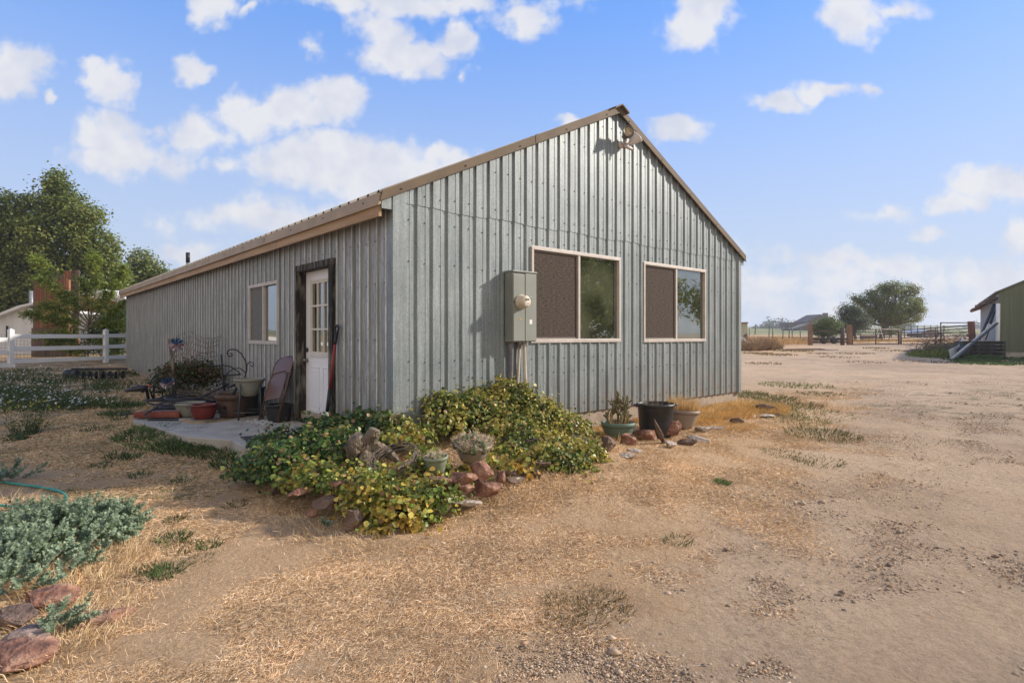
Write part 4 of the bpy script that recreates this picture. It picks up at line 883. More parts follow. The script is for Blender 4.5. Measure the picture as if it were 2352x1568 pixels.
# ------------------------------------------------------------------ pots
def pot(loc, r, h, mat, label, name='plant_pot', rim=.03, foot=.62, soil=True, belly=0, cat='pot', rot=None, rimr=1.06, group=None):
    t = thing(name, loc, label, cat, group, rot=rot); m = MB(); hs = h - rim
    prof = [(0, 0), (r * foot, 0)] + [(r * (foot + (1 - foot) * u ** .8 + belly * math.sin(math.pi * u)), hs * u) for u in (.15, .35, .55, .75, .9)] + [(r * .985, hs), (r * rimr, hs + .002), (r * rimr, h - .004), (r * (rimr - .03), h), (r * .93, h), (r * .90, h - .02), (r * .86, h * .8), (0, h * .8)]
    m.lathe(prof, seg=40); m.build('pot_body', mat, t)
    if soil:
        s = MB(); s.lathe([(0, 0), (r * .885, 0), (r * .885, .004), (0, .012)], (0, 0, h * .84), 24); s.build('soil', pm('pot_soil', (.05, .035, .025), (.16, .11, .07), 30, .95, bump=1), t)
    return t
M_GPOT = pm('sage_green_plastic', (.10, .15, .12), (.135, .19, .15), 3, .55); M_TAUPE = pm('taupe_plastic', (.24, .19, .155), (.30, .235, .19), 3, .5)
M_CREAM = pm('grey_cream_plastic', (.20, .20, .165), (.27, .265, .22), 4, .5); M_REDP = pm('glazed_oxblood', (.10, .014, .014), (.17, .03, .025), 4, .22)
def spiny(parent, n, R0, z0, rad, h, spine=.035):
    v, f, c = [], [], []; mb = MB(); P_, D_ = [], []
    for k in range(n):
        a = R.uniform(0, 6.28); q = R0 * math.sqrt(R.random()); x, y = q * math.cos(a), q * math.sin(a); hh = h * R.uniform(.6, 1.1) * (1.1 - .5 * q / R0); rr = rad * R.uniform(.8, 1.2)
        mb.lathe([(rr * .7, -.02), (rr, hh * .3), (rr * .95, hh * .6), (rr * .6, hh * .9), (0, hh)], (x, y, z0), 10)
        for _ in range(60):
            b = R.uniform(0, 6.28); zz = R.uniform(.1, 1) * hh; P_.append((x + math.cos(b) * rr * .9, y + math.sin(b) * rr * .9, z0 + zz)); D_.append((math.cos(b) + R.gauss(0, .5), math.sin(b) + R.gauss(0, .5), R.gauss(.5, .6)))
    mb.build('cactus_stems', pm('cactus_green', (.06, .09, .035), (.13, .16, .07), 18, .7), parent)
    P_ = np.array(P_); D_ = np.array(D_); n = len(P_); v, f, c = blades(P_, D_, rng.uniform(spine * .6, spine * 1.4, n), np.full(n, .0016), pick([(.62, .50, .36), (.70, .55, .42), (.55, .36, .26)], n))
    npmesh('spines', v, f, c, M_STRAW, parent)
p = W(1085, 1058, 5.45); t = pot((p.x, p.y, p.z - .0), .170, .17, M_TAUPE, 'wide taupe pot crowded with spiny cactus beside the big vine mound'); t.rotation_euler = (.08, .06, 0); spiny(t, 60, .175, .13, .026, .14)
p = W(1003, 1084, 5.12); t = pot((p.x, p.y, p.z), .105, .15, pm('pale_green_plastic', (.18, .21, .14), (.25, .28, .19), 3, .5), 'small pale green pot with two round cacti left of the wide taupe pot'); t.rotation_euler = (.1, -.05, 0); spiny(t, 9, .07, .12, .03, .075, .03)
# cholla cactus in the green pot
p = G(1420, 1008); ch = pot(p, .215, .23, M_GPOT, 'sage green round pot holding a tall branching cactus', rim=.055, foot=.66)
mb = MB(); P_, D_ = [], []
def cholla(b, d, L, r, lev):
    d = d.normalized(); e = b + d * L; mb.tube([b, b + d * L * .5, e], [r * .85, r, r * .75], 8)
    for _ in range(int(L * 700)):
        t = R.random(); q = d.orthogonal().normalized(); q = (Matrix.Rotation(R.uniform(0, 6.28), 3, d) @ q); P_.append(b + d * L * t + q * r); D_.append(q + d * .4)
    if lev > 0:
        for _ in range(R.choice((2, 3)) + (lev == 3) * 2):
            t = R.uniform(.4, 1.0); q = Matrix.Rotation(R.uniform(0, 6.28), 3, d) @ d.orthogonal().normalized(); cholla(b + d * L * t, d * .9 + q * .75 + Vector((0, 0, .35)), L * R.uniform(.45, .75), r * .9, lev - 1)
for (dx, dy, L) in ((0, 0, .24), (.07, .0, .20), (-.07, .03, .17), (.02, -.07, .15), (.12, .03, .14), (-.12, -.02, .12)):
    cholla(Vector((dx, dy, .18)), Vector((dx * 1.4, dy * 1.4, 1)), L, .014, 3 if L > .16 else 2)
mb.build('cactus', pm('dusty_cactus', (.10, .10, .05), (.19, .17, .09), 18, .8), ch)
P_ = np.array([tuple(q) for q in P_]); D_ = np.array([tuple(q) for q in D_]); n = len(P_)
v, f, c = blades(P_, D_, rng.uniform(.006, .014, n), np.full(n, .001), pick([(.6, .5, .35), (.45, .34, .2)], n)); npmesh('spines', v, f, c, M_STRAW, ch)
def dry_tuft(parent, r, n, h, z, pal=[(.62, .42, .18), (.70, .50, .25), (.48, .30, .12)], sp=.35, name='dry_grass_tuft', w=.0022):
    a = rng.uniform(0, 6.28, n); q = np.sqrt(rng.random(n)) * r; Bp = np.stack([np.cos(a) * q, np.sin(a) * q, np.full(n, z)], 1)
    d = np.stack([np.cos(a) * sp * rng.random(n), np.sin(a) * sp * rng.random(n), np.ones(n)], 1) + rng.normal(0, .16, (n, 3))
    v, f, c = blades(Bp, d, h * rng.uniform(.4, 1.1, n), np.full(n, w), pick(pal, n)); npmesh(name, v, f, c, M_STRAW, parent)
dry_tuft(ch, .19, 90, .22, .18, sp=.8)
# black tub with handles
p = G(1506, 1000); tb = thing('black_tub', p, 'tall black plastic tub with rim handles and dead stalks inside', 'tub', rz=.15)
m = MB(); r = .245; m.lathe([(0, 0), (r * .84, 0), (r * .86, .02), (r * .93, .2), (r * .985, .40), (r, .405), (r * 1.05, .41), (r * 1.05, .44), (r * .99, .445), (r * .97, .42), (r * .88, .1), (0, .1)], seg=44)
for s in (-1, 1): m.tube([(s * r * 1.02, -.05, .425), (s * r * 1.17, -.045, .42), (s * r * 1.17, .045, .42), (s * r * 1.02, .05, .425)], .014, 8)
m.build('tub_body', M_BLK, tb); m = MB(); m.lathe([(0, 0), (r * .9, 0), (0, .01)], (0, 0, .33), 24); m.build('soil', pm('pot_soil', (.05, .035, .025), (.16, .11, .07), 30, .95, bump=1), tb)
dry_tuft(tb, .2, 90, .17, .33, pal=[(.42, .32, .2), (.55, .44, .3)], sp=.6)
m = MB(); m.tube([(-.17, -r * .80, .36), (-.14, -r * 1.0, .30), (-.10, -r * .98, .34)], .003, 5); m.build('wire_handle', M_IRON, tb)
p = G(1566, 982); tp = pot(p, .225, .27, M_TAUPE, 'taupe pot tilted slightly, full of dry orange grass, right of the black tub', rim=.05, foot=.6); tp.rotation_euler = (0, .06, 0)
dry_tuft(tp, .2, 1100, .27, .2)
# orange dry grass mound right of the pots
parts = []
for (px, py, r, n, h) in [(1640, 950, .7, 3000, .12), (1700, 935, .8, 3500, .13), (1740, 945, .5, 1200, .08), (1600, 965, .4, 1400, .09), (1655, 975, .5, 1300, .06), (1400, 975, .35, 900, .1), (1455, 965, .3, 700, .1), (1385, 1000, .25, 500, .1), (1500, 965, .4, 800, .09), (1350, 985, .3, 400, .1), (1420, 1010, .2, 260, .12)]:
    parts += tuftparts(G(px, py), r, n, h, [(.62, .40, .15), (.72, .48, .20), (.54, .33, .12)], .8, w=.0035)
v, f, c = cat3(parts); npmesh('orange_grass', v, f, c, M_STRAW, label='fine orange dry grass between the foundation and the row of rocks', cat='grass', kind='stuff')
# standing stubble along the bed edge and around the left rocks
parts = []
for (px, py, r, n, h) in [(1180, 1150, .25, 200, .07), (1240, 1118, .25, 200, .07), (1310, 1108, .25, 200, .08), (1120, 1165, .2, 160, .07), (700, 1205, .25, 260, .09), (760, 1230, .25, 260, .09), (900, 1245, .3, 260, .08), (840, 1245, .25, 200, .08), (640, 1165, .2, 160, .07), (130, 1420, .25, 260, .10), (170, 1460, .25, 300, .11), (150, 1350, .25, 300, .12), (90, 1340, .2, 240, .12), (240, 1300, .3, 420, .10), (290, 1270, .25, 300, .10), (210, 1350, .3, 260, .09), (130, 1510, .25, 350, .09), (60, 1410, .2, 140, .10), (250, 1400, .25, 160, .07), (1000, 1215, .2, 160, .07), (20, 1170, .2, 60, .2)]:
    parts += tuftparts(G(px, py), r, n, h, [(.66, .48, .27), (.58, .38, .18), (.74, .58, .36)], .7, w=.0018)
v, f, c = cat3(parts); npmesh('straw_stubble', v, f, c, M_STRAW, label='upright pale straw stubble around the planting bed and the left corner rocks', cat='grass', kind='stuff')

# ------------------------------------------------------------------ spurge plant and hose, front left
def spurge(name, px, py, n, r, label, L0=.30, sp=1.0):
    g = G(px, py); allp = []
    for k in range(n):
        a = R.uniform(0, 6.28); q = r * math.sqrt(R.random()); ln = L0 * R.uniform(.6, 1.15)
        b = Vector((q * math.cos(a), q * .85 * math.sin(a), .02 + .10 * (1 - q / r) * min(1, r * 2))); out = Vector((math.cos(a) * .6 * q / r + .5 + R.gauss(0, .35), math.sin(a) * .6 * q / r + R.gauss(0, .35) - .1, R.uniform(.5, 1.3))) * 1; pts = []
        d = out.normalized(); p_ = b.copy()
        for i in range(10): pts.append(p_.copy()); p_ += d * ln / 10; d = (d + Vector((0, 0, .05 if i > 5 else -.05))).normalized()
        m = int(11 * ln / .03); ii = rng.uniform(1.2, 9, m); lo_ = ii.astype(int); Pt = np.array([tuple(q_) for q_ in pts]); Pl = Pt[lo_] + (Pt[np.minimum(lo_ + 1, 9)] - Pt[lo_]) * (ii - lo_)[:, None]
        dv = np.array(d); ang = rng.uniform(0, 6.28, m); o1 = norm(np.cross(dv, rng.normal(size=(1, 3)))); o2 = np.cross(dv, o1)
        rd = o1 * np.cos(ang)[:, None] + o2 * np.sin(ang)[:, None]; nrm_ = dv[None] * .8 + rd * -.2
        sz = rng.uniform(.019, .032, m) * np.where(ii > 7.6, .75, 1)
        t_ = norm(rd + dv * .55); bt = norm(np.cross(t_, dv[None])); sv, sf = LEAF_THIN[0] * [1.9, 1, 1], LEAF_THIN[1]
        v = Pl[:, None] + sz[:, None, None] * (sv[None, :, 0:1] * bt[:, None] + sv[None, :, 1:2] * t_[:, None])
        col = pick([(.28, .36, .23), (.40, .47, .32), (.19, .26, .14)], m, .12) * np.where(rng.random(m) < .02, 1.3, 1)[:, None]
        allp.append((v.reshape(-1, 3), sf[None, 0] + (np.arange(m) * 4)[:, None], np.repeat(col, 4, 0)))
    v, f, c = cat3(allp); o = npmesh(name, v, f, c, M_LEAF, label=label, cat='plant'); o.location = g
spurge('spurge_plant', 70, 1250, 600, .66, 'broad blue-green spurge plant with whorled fleshy stems at the left edge', .23)
spurge('spurge_plant', 215, 1215, 90, .22, 'blue-green spurge clump reaching right over the dry grass', .22)
spurge('spurge_plant', 60, 1335, 60, .33, 'lower strip of spurge stems above the left edge rocks', .22)
spurge('spurge_plant', 130, 1455, 9, .06, 'small spurge sprig growing between the left edge rocks', .22)
spurge('spurge_plant', 20, 1110, 16, .12, 'spurge shoots standing behind the green hose at the left edge', .26)
spurge('spurge_plant', 672, 1150, 5, .012, 'tiny spurge sprig under the long pink-edged rock slab', .08)
spurge('spurge_plant', 748, 1215, 4, .02, 'tiny pale spurge rosette in the stubble below the bed', .08)
hp = [G(-40, 1105), G(0, 1114), G(50, 1121), G(100, 1128), G(135, 1136), G(152, 1148), G(148, 1160), G(125, 1167), G(80, 1172), G(30, 1172), G(-30, 1166)]
hm_ = MB(); c0 = hp[1].copy(); pts = []
for i in range(len(hp) - 1):
    for t in (0, .25, .5, .75):
        p0, p1, p2, p3 = hp[max(i - 1, 0)], hp[i], hp[i + 1], hp[min(i + 2, len(hp) - 1)]
        q = .5 * ((2 * p1) + (p2 - p0) * t + (2 * p0 - 5 * p1 + 4 * p2 - p3) * t * t + (3 * p1 - p0 - 3 * p2 + p3) * t ** 3); pts.append(q + Vector((0, 0, .035)) - c0)
hm_.tube(pts, .0115, 10); o = hm_.build('garden_hose', pm('teal_hose', (.02, .22, .17), (.03, .28, .21), 4, .4), label='teal green garden hose curving behind the spurge plant', cat='hose'); o.location = c0
# ------------------------------------------------------------------ things beside the side wall
def zp(x, y, D, ox=600, oy=1000, s=5.226): return W((ox + x / s) * .7656, (oy + y / s) * .7656, D)
def orient(o, X, Y, Z): o.rotation_euler = Matrix((X, Y, Z)).transposed().to_euler()
# folding chair
M_CHR = pm('brown_enamel', (.13, .075, .062), (.17, .10, .085), 3, .4, .1); M_CHF = pm('brown_enamel_tube', (.085, .05, .04), (.13, .08, .065), 6, .35, .3)
f0 = bl(-.40, 2.74, zs); tp0 = bl(-.05, 3.02, 1.235); Zc = (tp0 - f0).normalized(); Xq = Vector((.8, -.6, 0)); Xc = (Xq - Zc * Xq.dot(Zc)).normalized(); Yc = Zc.cross(Xc)
ch = thing('folding_chair', f0, 'folded brown metal chair leaning on the side wall left of the white door', 'chair'); orient(ch, Xc, Yc, Zc)
HC = (tp0 - f0).length; hw = .215
def arch(w, z0, zt, r=.12, n=7):
    pts = [(-w, 0, z0), (-w, 0, zt - r)]
    for i in range(1, n): a = math.pi - math.pi / 2 * i / n; pts.append((-w + r + r * math.cos(a), 0, zt - r + r * math.sin(a)))
    pts += [(-w + r, 0, zt), (w - r, 0, zt)]
    for i in range(1, n): a = math.pi / 2 - math.pi / 2 * i / n; pts.append((w - r + r * math.cos(a), 0, zt - r + r * math.sin(a)))
    return pts + [(w, 0, zt - r), (w, 0, z0)]
m = MB(); m.tube(arch(hw, .02, HC, .14), .0125, 10); m.build('back_frame', M_CHF, ch)
m = MB(); m.tube([(x * .9, y + .035, z) for x, y, z in arch(hw, .0, .26, .05)], .011, 10); m.tube([(-hw * .9, .035, .0), (-hw * .92, .03, .68)], .012, 10); m.tube([(hw * .9, .035, .0), (hw * .92, .03, .68)], .012, 10); m.tube([(-hw * .9, .035, .14), (hw * .9, .035, .14)], .009, 8)
m.build('rear_legs', M_CHF, ch)
def panel(z0, z1, w, top=.0, y=-.005, bow=.02):
    nx, nz = 12, 12; vs = []; 
    for j in range(nz + 1):
        for i in range(nx + 1):
            u = i / nx * 2 - 1; t = j / nz; z = z0 + (z1 - z0) * t; ww = w
            if top and z > z1 - top: q = (z - (z1 - top)) / top; ww = w - top + top * math.sqrt(max(0, 1 - q * q))
            vs.append((u * ww, y - bow * (1 - u * u) + .004 * math.cos(u * 3), z))
    return vs, [(j * (nx + 1) + i, j * (nx + 1) + i + 1, (j + 1) * (nx + 1) + i + 1, (j + 1) * (nx + 1) + i) for j in range(nz) for i in range(nx)]
m = MB(); v, f = panel(HC - .27, HC - .01, hw - .01, .13, .0, .02); m.add(v, f, 0, True); m.build('backrest', M_CHR, ch)
m = MB(); v, f = panel(.33, HC - .245, hw - .035, .05, -.022, .012); m.add(v, f, 0, True); m.tube([(x, y, z) for x, y, z in [(-hw + .03, -.03, .34), (-hw + .03, -.03, HC - .33), (-hw + .09, -.04, HC - .25), (hw - .09, -.04, HC - .25), (hw - .03, -.03, HC - .33), (hw - .03, -.03, .34), (-hw + .03, -.03, .33)]], .008, 8); m.build('seat', M_CHR, ch)
# black nursery pots behind the chair
p = bl(-.22, 2.80, zs); pot(p, .17, .24, M_BLK, 'squat black nursery pot on the slab behind the folding chair', rim=.03, foot=.85)
p = bl(-.3, 3.75, zs); pot(p, .19, .42, M_BLK, 'tall black nursery pot in the shadow behind the plant stand', rim=.03, foot=.8)
# plant stand and its pot
M_STAND = pm('blue_grey_steel', (.05, .065, .075), (.09, .105, .115), 8, .5, .4)
p = G(573, 961, zs); ps_ = thing('plant_stand', p, 'four legged blue-grey steel plant stand on the concrete', 'plant stand', rz=.5)
for k in range(4):
    a = math.pi / 4 + k * math.pi / 2; m = MB(); m.tube([(.215 * math.cos(a), .215 * math.sin(a), 0), (.19 * math.cos(a), .19 * math.sin(a), .3), (.175 * math.cos(a), .175 * math.sin(a), .55)], .013, 8); m.build('leg', M_STAND, ps_)
m = MB(); m.tube([(.205 * math.cos(a), .205 * math.sin(a), .11) for a in np.linspace(0, 6.283, 28)[:-1]], .008, 6, closed=True); m.build('ring', M_STAND, ps_); m = MB(); m.tube([(.17 * math.cos(a), .17 * math.sin(a), .50) for a in np.linspace(0, 6.283, 28)[:-1]], .008, 6, closed=True); m.build('ring', M_STAND, ps_)
pot((p.x, p.y, p.z + .33), .195, .25, M_CREAM, 'grey-green round pot resting in the steel plant stand', rim=.035, foot=.45, belly=.04, rimr=1.08)
p = G(536, 957, zs); t = pot(p, .235, .34, pm('brown_barrel', (.07, .04, .028), (.12, .07, .05), 8, .6), 'large brown barrel pot with rusty rim and dead sticks', rim=.07, foot=.72, rimr=1.05); dry_tuft(t, .18, 30, .16, .28, pal=[(.2, .12, .06), (.4, .22, .08)], sp=.5, name='dead_sticks', w=.004)
p = G(468, 965, zs); t = pot((p.x, p.y, p.z + .015), .165, .215, M_REDP, 'glazed dark red pot on a grey saucer at the front of the slab', rim=.03, foot=.70, belly=.07, rimr=1.04); m = MB(); m.lathe([(0, -.015), (.16, -.015), (.175, .01), (.168, .012), (.15, -.002), (0, -.002)], seg=32); m.build('saucer', M_CREAM, t)
p = G(436, 957, zs); pot(p, .20, .215, M_CREAM, 'grey-cream round pot behind the glazed red pot', rim=.035, foot=.5, belly=.03, rimr=1.08)
# scrap between pots: black strap and metal stand
D = 8.7; wi = thing('wrought_iron_stand', (W(530, 950, D).x, D, zs), 'black wrought iron plant stand with scrolled hook behind the pots', 'iron stand'); o0 = wi.location.copy()
def curve(pts, r, D=D, **k): m.tube([zp(x, y, D + 0, **k) - o0 for x, y in pts], r, 8)
m = MB(); curve([(335, 330), (350, 560), (372, 830), (380, 900)], .014); curve([(150, 505), (330, 500), (372, 500), (480, 520), (590, 590), (640, 650)], .009); curve([(370, 655), (500, 652), (640, 640)], .010); curve([(380, 720), (440, 610), (530, 548), (620, 540), (700, 600), (720, 660)], .008); curve([(370, 830), (550, 820)], .012); m.build('frame', M_IRON, wi)
m = MB(); curve([(470, 312), (500, 322), (505, 345), (480, 362), (445, 350), (425, 308), (440, 268), (500, 246), (580, 262), (650, 320), (695, 395), (722, 460), (735, 560), (700, 690), (690, 760)], .010); curve([(790, 495), (815, 520), (838, 495), (832, 460), (795, 447), (755, 468), (735, 510), (730, 600)], .008); m.build('scroll_hook', M_IRON, wi)
m = MB()
for (a, b, c, d) in ((625, 760, 365, 1180), (640, 770, 385, 1190), (440, 790, 180, 920), (430, 800, 60, 970), (600, 770, 420, 850)): m.tube([zp(a, b, D - .25) - o0, zp((a + c) / 2, (b + d) / 2 + 8, D - .32) - o0, zp(c, d, D - .4) - o0], .014, 8)
m.tube([zp(365 + 38 * math.cos(a), 1245 + 42 * math.sin(a), D - .45) - o0 for a in np.linspace(0, 6.28, 16)[:-1]], .010, 6, closed=True)
m.build('leaning_legs', M_IRON, wi)
# shovel
a, b = bl(-.16, 1.40, .37), bl(-.045, 1.30, 1.665); sh_ = thing('shovel', a, 'long red and black handled shovel leaning on the wall right of the door', 'shovel'); Zd = (b - a).normalized(); Xd = (V - Zd * V.dot(Zd)).normalized(); orient(sh_, Xd, Zd.cross(Xd), Zd); LH = (b - a).length
m = MB(); m.tube([(0, 0, LH * .40), (0, 0, LH * .86)], .019, 12); m.build('red_shaft', pm('red_fibreglass', (.20, .022, .02), (.28, .045, .04), 5, .4), sh_)
m = MB(); m.tube([(0, 0, LH * .14), (0, 0, LH * .405)], .022, 12); m.tube([(0, 0, .10), (0, 0, LH * .15)], .025, 12); m.build('black_socket', M_BLK, sh_)
m = MB(); m.tube([(-.045, 0, LH - .03), (-.045, 0, LH - .01), (0, 0, LH + .012), (.045, 0, LH - .01), (.045, 0, LH - .03), (.012, 0, LH - .13), (0, 0, LH - .18), (-.012, 0, LH - .13)], .014, 8, closed=True); m.tube([(0, 0, LH - .22), (0, 0, LH - .13)], .021, 10); m.build('d_grip', M_BLK, sh_)
m = MB(); m.tube([(0, 0, LH * .168), (0, 0, LH * .19)], .0232, 12); m.build('grey_band', M_WHITE, sh_)
m = MB(); m.prism([(-.10, 0, .16), (.10, 0, .16), (.105, -.01, .0), (.06, -.02, -.12), (0, -.02, -.16), (-.06, -.02, -.12), (-.105, -.01, .0)], (0, .004, 0)); m.build('blade', M_IRON, sh_)
# hose coil, boards, rubble
hc = thing('black_hose_coil', G(400, 950, zs), 'loose coil of black irrigation hose at the left end of the slab', 'hose'); o0 = hc.location.copy(); m = MB()
big = [zp(x, y, 8.1, 350, 960, 4.611) for x, y in [(850, 1390), (700, 1430), (560, 1420), (440, 1380), (385, 1310), (390, 1240), (450, 1180), (560, 1160), (700, 1190), (850, 1240)]]
m.tube([Vector((q.x, q.y + (.25 if i > 4 else 0), max(q.z, zs + .02))) - o0 for i, q in enumerate(big)], .014, 8)
for k in range(11):
    c = Vector((.18 + R.uniform(-.12, .3), R.uniform(.0, .35), .03 + k * .022)); r0 = R.uniform(.42, .62); ph = R.uniform(0, 6)
    m.tube([c + Vector((r0 * 1.15 * math.cos(a + ph), r0 * .55 * math.sin(a + ph), .02 * math.sin(2 * a + k))) for a in np.linspace(0, 6.28, 30)[:-1]], .012, 6, closed=True)
m.build('hose_loops', M_BLK, hc)
m = MB(); a, b = zp(40, 1310, 8.5, 350, 960, 4.611), zp(460, 1262, 8.6, 350, 960, 4.611); m.tube([Vector((0, 0, 0)), b - a], .014, 8); m.add([], []); o = m.build('black_pipe', M_BLK, label='short straight black pipe sticking out left of the hose coil', cat='pipe'); o.location = a
m = MB(); p = G(372, 958, zs); m.box((0, 0, .045), (.6, .36, .05)); m.box((0, -.18, .075), (.6, .02, .06)); o = m.build('red_tray', pm('dull_red_paint', (.16, .035, .025), (.26, .07, .05), 6, .6), label='flat dull red tray lying under the hose coil', cat='tray'); o.location = p; o.rotation_euler = (0, 0, .18)
m = MB()
for k in range(150):
    q = G(R.gauss(598, 14), R.gauss(970, 3.5), zs + .005); m.rock((q.x, q.y, q.z + .01), (R.uniform(.015, .05), R.uniform(.015, .05), R.uniform(.01, .03)), k, sub=1)
m.build('plaster_rubble', pm('pale_rubble', (.45, .45, .44), (.62, .62, .60), 30, .9, bump=1), label='spilled pale rubble on the slab at the foot of the folding chair', cat='rubble', kind='stuff')
# shrub in tubs
D = 10.3; sb = thing('potted_shrub', (W(430, 918, D).x, D, H(W(430, 918, D).x, D)), 'reddish-green leafy shrub growing in a row of old tubs by the side wall', 'shrub'); o0 = np.array(sb.location)
def clump_leaves(blobs, nc, per, cr_, size, pal, shell=.5, shape=LEAF_FAR, flat=.8, sun_up=.6):
    P_, N_, k = blobpts(blobs, nc, shell, up=False); C = np.repeat(P_, per, 0); n = len(C)
    off = rng.normal(0, 1, (n, 3)) * cr_ * [1, 1, flat]; Pq = C + off; nr = norm(off) * .6 + rng.normal(0, .5, (n, 3)) + [0, 0, sun_up]
    pl = np.array(pal, float); ci = np.repeat(rng.integers(0, len(pl), nc), per); alt = rng.integers(0, len(pl), n); ci = np.where(rng.random(n) < .35, alt, ci)
    return leaves(Pq, nr, rng.uniform(size * .6, size * 1.3, n), np.clip(pl[ci] * (1 + rng.normal(0, .18, (n, 1))), .004, 1), shape)
def BB(px, py, D, r, rz=None, ry=None): return (tuple(W(px, py, D)), (r, ry or r, rz or r))
v, f, c = clump_leaves([BB(400, 862, D, .36, .16), BB(440, 855, D, .42, .17), BB(470, 862, D, .26, .18), BB(385, 878, D, .2, .12)], 260, 16, .07, .05, [(.05, .08, .02), (.08, .11, .03), (.13, .08, .035), (.18, .08, .05), (.10, .13, .04)]); npmesh('foliage', v - o0, f, c, M_LEAF, sb)
v, f, c = clump_leaves([BB(425, 890, D - .3, .4, .2), BB(440, 905, D - .4, .3, .12)], 90, 22, .09, .045, [(.07, .09, .05), (.12, .13, .09), (.05, .07, .03)], shape=LEAF_THIN); npmesh('trailing_weeds', v - o0, f, c, M_LEAF, sb)
m = MB(); [m.tube([Vector((dx, 0, .2)), Vector((dx * 1.3 + .03, 0, .42)), Vector((dx * 1.8, .05, .62))], [.02, .014, .008], 6) for dx in (-.2, -.1, 0, .08, .2)]; m.build('stems', M_TRUNK, sb)
M_TUB = pm('galvanized_tub', (.20, .22, .23), (.32, .34, .35), 6, .5, .4)
for (px, py, r, h, mt_, lb) in ((456, 912, .16, .28, M_TUB, 'galvanized bucket under the potted shrub nearest the camera'), (408, 915, .15, .27, M_CREAM, 'pale bucket at the left under the potted shrub'), (424, 917, .13, .24, pm('brick_red_pot', (.16, .05, .035), (.22, .08, .05), 6, .7), 'brick red tub between the two buckets below the shrub')):
    p = G(px, py); pot(p, r, h, mt_, lb, name='bucket', rim=.015, foot=.8, cat='bucket', rimr=1.03)
# stake and wire mesh roll
m = MB(); a, b = zp(780, 600, 10.0, 350, 960, 4.611), zp(722, 255, 10.0, 350, 960, 4.611); m.tube([Vector((0, 0, -.6)), Vector((0, 0, 0)), b - a], [.026, .026, .02], 8); o = m.build('wooden_stake', M_WOODG, label='grey wooden stake rising out of the potted shrub', cat='stake'); o.location = a
D = 10.6; wm = MB(); c0 = W(450, 850, D)
def mesh_pt(u, v):
    x = 398 + 104 * u + 5 * math.sin(7 * v + 2 * u); top = 765 - 12 * math.sin(u * 5 + 1) + 34 * max(0, .35 - u) * 2.2 + 10 * max(0, u - .8); yb = 862
    y = top + (yb - top) * v + 4 * mn.noise(Vector((u * 9, v * 9, 1))); dd = .32 * math.sin(u * 7 + v * 2) + .10 * mn.noise(Vector((u * 5, v * 7, 4)))
    return W(x + 5 * mn.noise(Vector((u * 6, v * 8, 8))), y, D + dd - .1) - c0
for i in range(17): wm.tube([mesh_pt(i / 16, v) for v in np.linspace(0, 1, 16)], .0035, 4)
for j in range(9): wm.tube([mesh_pt(u, j / 8) for u in np.linspace(0, 1, 30)], .0035, 4)
for k in range(26):
    a = R.uniform(0, .9), R.uniform(.25, .9); wm.tube([mesh_pt(min(1, max(-.4, a[0] + .12 * t * math.cos(k) + .03 * math.sin(t * 3 + k))), min(1, max(0, a[1] + .10 * t * math.sin(k * 2)))) for t in np.linspace(-1.8, 1.8, 10)], .003, 4)
o = wm.build('wire_fencing_roll', M_RUST, label='crumpled roll of rusty wire fencing standing against the side wall', cat='wire roll'); o.location = c0
# foil pinwheels
M_BLUE = pm('starred_blue_foil', (.02, .09, .24), (.55, .6, .7), 75, .3, .3, lo=.58, hi=.62); M_SILV = pm('striped_foil', (.55, .55, .62), (.45, .12, .14), 26, .25, .4, lo=.5, hi=.6)
def pinwheel(c, r, label, tilt, stick):
    t = thing('pinwheel', c, label, 'pinwheel', rot=tilt); m = MB(); m.tube([(0, 0, 0), stick], .006, 6); m.build('stick', M_TAN, t)
    for k in range(8):
        a = k * math.pi / 4; m = MB(); e = Vector((math.cos(a), -.12, math.sin(a))) * r; e2 = Vector((math.cos(a + .75), -.5, math.sin(a + .75))) * r * .75; md = Vector((math.cos(a + .35) * r * .95, .02, math.sin(a + .35) * r * .95))
        m.add([(0, 0, 0), tuple(e), tuple(md), tuple(e2)], [(0, 1, 2), (0, 2, 3)]); m.build('petal', M_BLUE if k in (1, 2, 3) else M_SILV, t)
pinwheel(zp(830, 340, 9.9, 350, 960, 4.611), .13, 'upper red, white and blue foil pinwheel beside the wooden stake', (.2, .4, .7), (.05, .02, -.5))
pinwheel(zp(700, 870, 9.6, 350, 960, 4.611), .12, 'lower foil pinwheel hanging below the potted shrub', (.5, .2, .9), (.12, .05, .12))
# collapsed black frame
D = 9.5; cf = thing('folded_camp_frame', (W(330, 915, D).x, D, H(W(330, 915, D).x, D)), 'collapsed black tubular camp frame with red joints left of the tubs', 'folding frame'); o0 = cf.location.copy()
def q3(x, y, d=0): return zp(x, y, D + d, 340, 1050, 7.838) - o0
m = MB()
for pts in ([(560, 830), (720, 850), (860, 860)], [(790, 880), (820, 1020), (845, 1180)], [(760, 900), (790, 1060), (820, 1210)], [(850, 910), (890, 1020), (930, 1140)], [(980, 800), (945, 960), (960, 1130)], [(850, 800), (920, 660), (1030, 570)], [(930, 850), (1020, 740), (1180, 690)], [(880, 980), (1020, 990), (1240, 955)], [(950, 1175), (1200, 1080), (1450, 1015)], [(1200, 900), (1160, 1000), (1150, 1100)], [(1500, 780), (1460, 1000), (1400, 1190)], [(860, 870), (1100, 880), (1300, 830)]): m.tube([q3(x, y, .08 * i) for i, (x, y) in enumerate(pts)], .014, 8)
m.build('tubes', M_IRON, cf)
m = MB(); m.tube([q3(290, 955), q3(450, 930), q3(600, 905), q3(760, 880)], [.02, .035, .05, .04], 10); m.tube([q3(430, 880), q3(580, 865)], .02, 8); m.tube([q3(660, 940), q3(720, 960)], .035, 8); m.build('padded_grip', M_BLK, cf)
